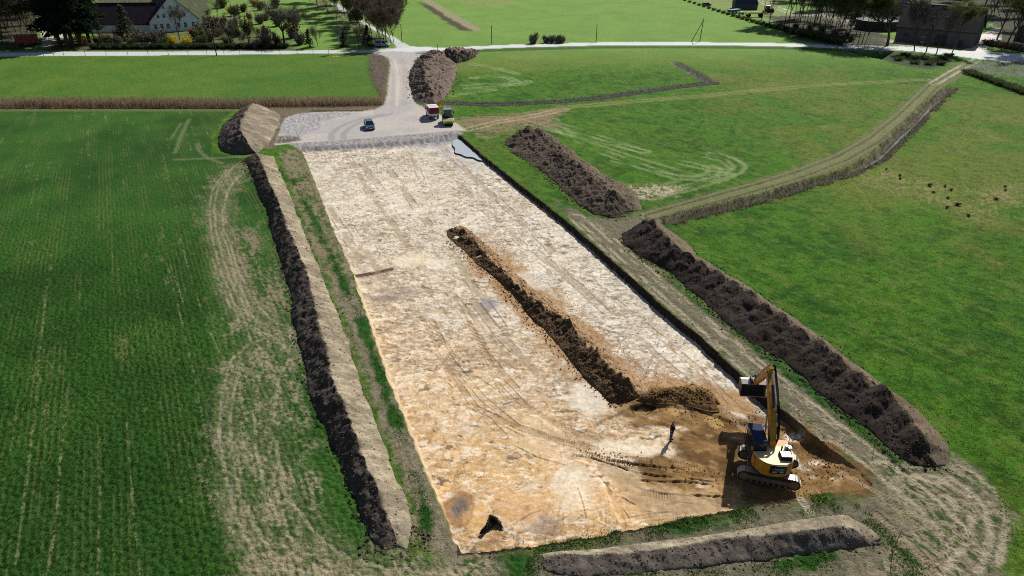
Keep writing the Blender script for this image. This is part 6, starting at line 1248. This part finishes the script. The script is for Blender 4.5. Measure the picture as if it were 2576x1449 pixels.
# right side alders
for k, (p, s_) in enumerate((((1985, 46), 1.0), ((2020, 44), 1.05), ((2056, 50), 1.0), ((2088, 58), 1.0), ((2118, 66), .95), ((2140, 78), .9), ((2012, 62), .95), ((2044, 72), .9), ((2076, 82), .9), ((2106, 90), .85))):
    T('bare_tree', DEN[k % 3], p, s_, 'bushy bare tree inside the belt left of the barn', 'bushy trees inside the belt', bark, twig_y if k % 2 else twig_g)
for k, (p, s_, lb) in enumerate((((2300, 128), 1.0, 'bare tree overhanging the left half of the barn wall'), ((2395, 133), 1.05, 'bare tree overhanging the right end of the barn wall'), ((2280, 60), 1.2, 'bare tree rising behind the left end of the barn'), ((2470, 30), 1.3, 'bare tree beyond the right gable of the barn'), ((2545, 126), 1.2, 'bare tree beside the hedge right of the concrete drive'))):
    T('bare_tree', DEN[k % 3], p, s_, lb, None, bark, twig_b)
gt = 'tall thin trees in the belt left of the barn'
al = [(1914, 58), (1936, 60), (1972, 70), (1985, 66), (2004, 72), (2019, 80), (2034, 78), (2046, 88), (2058, 84), (2072, 95), (2082, 90), (2096, 101), (2104, 96), (2114, 108), (2124, 100), (2132, 109), (2146, 108), (2158, 112), (2168, 110), (2176, 112), (1998, 52), (2030, 58), (2060, 66), (2090, 76), (2120, 84)]
for k, p in enumerate(al):
    if k % 3 == 1: T('budding_tree', BUD[k % 2], p, 1.15+.3*rnd.random(), 'tall slim tree with green-yellow buds in the belt left of the barn', gt, bark, twig_y)
    else: T('bare_tree', TALL[k % 3], p, 1.05+.35*rnd.random(), 'tall slim leafless tree in the belt left of the barn', gt, bark, twig_g)
T('bare_tree', TALL[0], (1935, 62), 1.2, 'lone straight bare tree at the left end of the belt', None, bark, twig_g)
T('oak_tree', OAK, (2232, 114), 1.15, 'thick-trunked bare tree at the left corner of the barn', None, bark, twig_g)
for k, (p, s_, lb) in enumerate((((2330, 130), 1.2, 'bare roadside tree in front of the barn, left one'), ((2356, 134), 1.15, 'bare roadside tree in front of the barn, right one'), ((2508, 98), 1.35, 'bare tree with forked trunk right of the concrete drive'), ((2532, 112), 1.35, 'large leaning bare tree right of the concrete drive'), ((2566, 130), 1.45, 'dark bare tree at the far right edge'), ((2560, 70), 1.2, 'bare tree behind the brick building at the right'), ((2480, 60), 1.2, 'bare tree behind the concrete drive'))):
    T('bare_tree', MID[k % 3] if k < 2 else DEN[k % 3], p, s_, lb, None, bark, twig_g)
for k, p in enumerate(((2290, -10), (2350, -12), (2420, -6), (2480, 8), (2540, 20), (2210, -8), (2150, 0), (2100, -6), (2060, 5), (2000, 0), (2160, 30), (2190, 40), (2270, 10), (2260, -24), (2310, -30), (2380, -34), (2450, -30), (2510, -20), (2560, 10), (2576, 40), (2130, 22), (2080, 20), (2040, 24), (2240, 14), (2500, 40), (2180, 10), (2400, 2))):
    T('bare_tree', THK[k % 2], p, 1.15, 'dense bare tree in the wood behind the farm on the right', 'trees behind the right farm', bark, twig_b)
T('yew_tree', FIR[1], (2190, 62), 1.6, 'broad dark evergreen behind the slurry tank', None, bark, conif); T('yew_tree', FIR[0], (2150, 58), 1.5, 'dark evergreen left of the slurry tank', None, bark, conif)
for k, (x_, y_) in enumerate(((1990, 84), (2010, 92), (2028, 90), (2044, 98), (2060, 94), (2075, 102), (2090, 98), (2108, 106), (2122, 104), (2000, 74), (2035, 78), (2066, 84), (2100, 90), (2130, 96), (1960, 72), (1975, 80), (2140, 104))):
    cbush('undergrowth_bush', TWB[k % 2], (x_, y_), .62, 'bare undergrowth bush beneath the tall trees left of the barn', 'undergrowth under the tall trees', (twig_b, shrub)[k % 2], 'shrub')
ge = 'low bushes along the ditch edge of the far meadow'
for k in range(34):
    t = k/33; x_ = 1710+t*400; y_ = -2+t*114+6*math.sin(t*3.1); cbush('ditch_bush', HED[k % 2], (x_, y_), .45+.5*t, 'low green bush in the line edging the far meadow', ge, shrub, 'shrub')
for k, (x_, y_) in enumerate(((2275, 142), (2300, 150), (2325, 150), (2350, 155), (2372, 150), (2260, 152), (2335, 163), (2365, 163), (2300, 160), (2385, 142))):
    cbush('embankment_bush', HED[k % 2], (x_, y_), .8, 'low green bush on the bank right of the ravine', 'bushes on the ravine bank', shrub, 'shrub', .7)
for k in range(16):
    t = k/15; cbush('hedge_section', HED[k % 2], (2432+t*175, 184+t*62), .95, 'dark green section of the hedge right of the field track', 'hedge right of the field track', shrub, 'hedge', .75)
for k in range(7):
    t = k/6; cbush('hedge_section', HED[k % 2], (2482+t*110, 112+t*20), 1.15, 'dark brown section of the hedge right of the concrete drive', 'hedge right of the concrete drive', twig_b, 'hedge', .9)
# rush tufts
rush = [(3322, 636), (3376, 660), (3374, 672), (3484, 697), (3546, 700), (3566, 713), (3500, 722), (3554, 745), (3588, 770), (3552, 780), (3632, 810), (3770, 715), (3734, 748), (3768, 700), (3262, 625)]
RU = [bush_meshes(.42, .55, 160, 70+k, .12, 6) for k in range(2)]
for k, (x_, y_) in enumerate(rush): cbush('rush_tuft', RU[k % 2], (x_/1.4907, y_/1.4907), .65+.5*rnd.random(), 'small dark rush tuft on the right meadow', 'rush tufts on the right meadow', rushm, 'plant', .65)
# ---- blades: reeds, tufts, crop
def blades(name, label, P_, h_, w_, mt, lean=.3, dirb=None):
    n = len(P_); z_ = np.array([zat(a, c_) for a, c_ in P_]); az = rng.random(n)*6.28
    dr = np.stack([np.cos(az)*lean, np.sin(az)*lean, np.ones(n)], 1)
    if dirb is not None: dr += np.array(dirb)
    dr /= np.linalg.norm(dr, axis=1)[:, None]; c_ = np.stack([P_[:, 0], P_[:, 1], z_], 1)+dr*h_[:, None]*.5
    me = leafmesh(name, c_, dr, h_, w_); o = link(name, me, mt); tag(o, label, None, None, 'stuff'); return o
n = 30000; P_ = along([(-420, 261), (0, 262.5), (300, 263.5), (640, 263), (860, 262), (962, 258)], n, 1.15); blades('reed_bed', 'dry brown reeds filling the ditch between the left fields', P_, rng.uniform(.5, 1.0, n)*(1.0+1.2*fbm(P_[:, 0]*.12, P_[:, 1]*.3, 3, 301)), rng.uniform(.03, .07, n), reedm, .35)
n = 16000; P_ = along(P_ditch, n, .38, 0, 1.1); P2_ = along(P_ditch, 5000, .22, 0, -1.15); P_ = np.concatenate([P_, P2_]); n = len(P_); blades('ditch_grass', 'grey-brown tufted grass along the drainage ditch', P_[fbm(P_[:, 0]*.7, P_[:, 1]*.7, 3, 310) > .42], rng.uniform(.25, .75, n)[fbm(P_[:, 0]*.7, P_[:, 1]*.7, 3, 310) > .42], rng.uniform(.03, .07, n)[fbm(P_[:, 0]*.7, P_[:, 1]*.7, 3, 310) > .42], tuftm, .9)
n = 9000; P_ = along(P_tr+[(1795, 210)], n, .35, 0, 1.1); P2_ = along(P_tr, 6000, .3, 0, -1.2); P_ = np.concatenate([P_, P2_]); n = len(P_); blades('trench_grass', 'grey tufts on both banks of the far trench', P_, rng.uniform(.2, .55, n), rng.uniform(.04, .08, n), mat_leaf('trench_tufts', [alb(96, 98, 88), alb(160, 160, 150)]), .8)

# ---- fine grass tufts near the camera, on the verges and the rough strips
def scatter(poly, n):
    P = GG(poly); out = []; x0, y0 = P.min(0); x1, y1 = P.max(0)
    q_ = rng.uniform((x0, y0), (x1, y1), (n*4, 2)); ins = np.zeros(len(q_), bool)
    for i in range(len(P)):
        a, b = P[i], P[(i+1) % len(P)]
        if a[1] != b[1]: ins ^= ((a[1] > q_[:, 1]) != (b[1] > q_[:, 1])) & (q_[:, 0] < (b[0]-a[0])*(q_[:, 1]-a[1])/(b[1]-a[1])+a[0])
    return q_[ins][:n]

tp_o = MB(); ox, oy = G((844, 143))
for k in range(5): tp_o.add([(ox-1.1+.45*k, oy-.5+.1*(k % 2), .06+.05*(k % 2)), (ox-.65+.45*k, oy-.5+.1*((k+1) % 2), .06+.09*((k+1) % 2)), (ox-.6+.45*k, oy+.5, .12+.05*(k % 2)), (ox-1.05+.45*k, oy+.45, .05)], [(0, 1, 2, 3)])
tag(tp_o.build('plastic_sheet', mat('faded_orange', alb(214, 140, 84), .7), None), 'crumpled faded orange sheet lying in the meadow below the road fence', 'sheet')
lines = (([(1250, 1410), (1370, 1382), (1500, 1354), (1640, 1332), (1760, 1312), (1900, 1285)], 6000, .5), ([(1990, 1262), (2080, 1252)], 1500, .7), ([(2090, 1262), (2160, 1290), (2260, 1380), (2330, 1480)], 2500, .5), ([(735, 450), (800, 570), (840, 660), (905, 800), (960, 950), (1010, 1100), (1060, 1240), (1075, 1330)], 6000, .3),
         ([(1566, 612), (1660, 690), (1780, 783), (1925, 893), (2060, 1000), (2190, 1105), (2290, 1190)], 4000, .3), ([(1265, 1395), (1320, 1400), (1300, 1449)], 2500, .8), ([(1500, 1452), (1700, 1455), (1900, 1442), (2100, 1405)], 3000, .5))
PP = np.concatenate([along(l_, n_, w_) for l_, n_, w_ in lines]); PP = PP[fbm(PP[:, 0]*.5, PP[:, 1]*.5, 3, 320) > .45]; n = len(PP)
blades('verge_grass', 'bright green grass tufts along the rim of the excavation', PP, rng.uniform(.07, .20, n), rng.uniform(.02, .05, n), grassm, .9)
PP = scatter([(-120, 1500), (-60, 560), (500, 560), (540, 1000), (540, 1250), (600, 1500)], 120000); PP = PP[rng.random(len(PP)) < sst(105, 45, PP[:, 1])]; n = len(PP)
uu = PP[:, 0]*rdir[1]-PP[:, 1]*rdir[0]; vv_ = PP[:, 0]*rdir[0]+PP[:, 1]*rdir[1]; kk = np.clip(1.05-worley(uu/.44, vv_/.46, 12)*1.15, 0, 1) > .40; PP = PP[kk]; n = len(PP)
blades('young_cereal', 'young green cereal plants sown in rows on the left field', PP, rng.uniform(.10, .22, n), rng.uniform(.015, .035, n), mat_leaf('cereal_blades', [alb(36, 66, 22), alb(66, 100, 38)]), .8)

cl_ = []
for poly, n_ in (([(1700, 560), (2140, 440), (2760, 440), (2900, 900), (2900, 1500), (2540, 1400), (2480, 1180), (2400, 1110), (2240, 960), (2100, 850), (1900, 720)], 260000), ([(1180, 345), (1260, 372), (1420, 500), (1455, 525), (1400, 505), (1290, 440)], 9000), ([(1400, 300), (2300, 210), (2180, 350), (1900, 455), (1700, 500), (1600, 440), (1480, 370)], 45000)):
    q_ = scatter(poly, n_); q_ = q_[rng.random(len(q_)) < .08+.62*sst(100, 40, q_[:, 1])]; cl_.append(q_[fbm(q_[:, 0]*1.6, q_[:, 1]*1.6, 3, 500, .7)+.10*rng.normal(size=len(q_)) > .48])
PP = np.concatenate(cl_); n = len(PP)
blades('meadow_grass', 'tufts of spring grass over the right meadows', PP, rng.uniform(.06, .18, n), rng.uniform(.02, .05, n), mat_leaf('meadow_blades', [alb(56, 100, 24), alb(106, 144, 44)], .8, .5), 1.2)
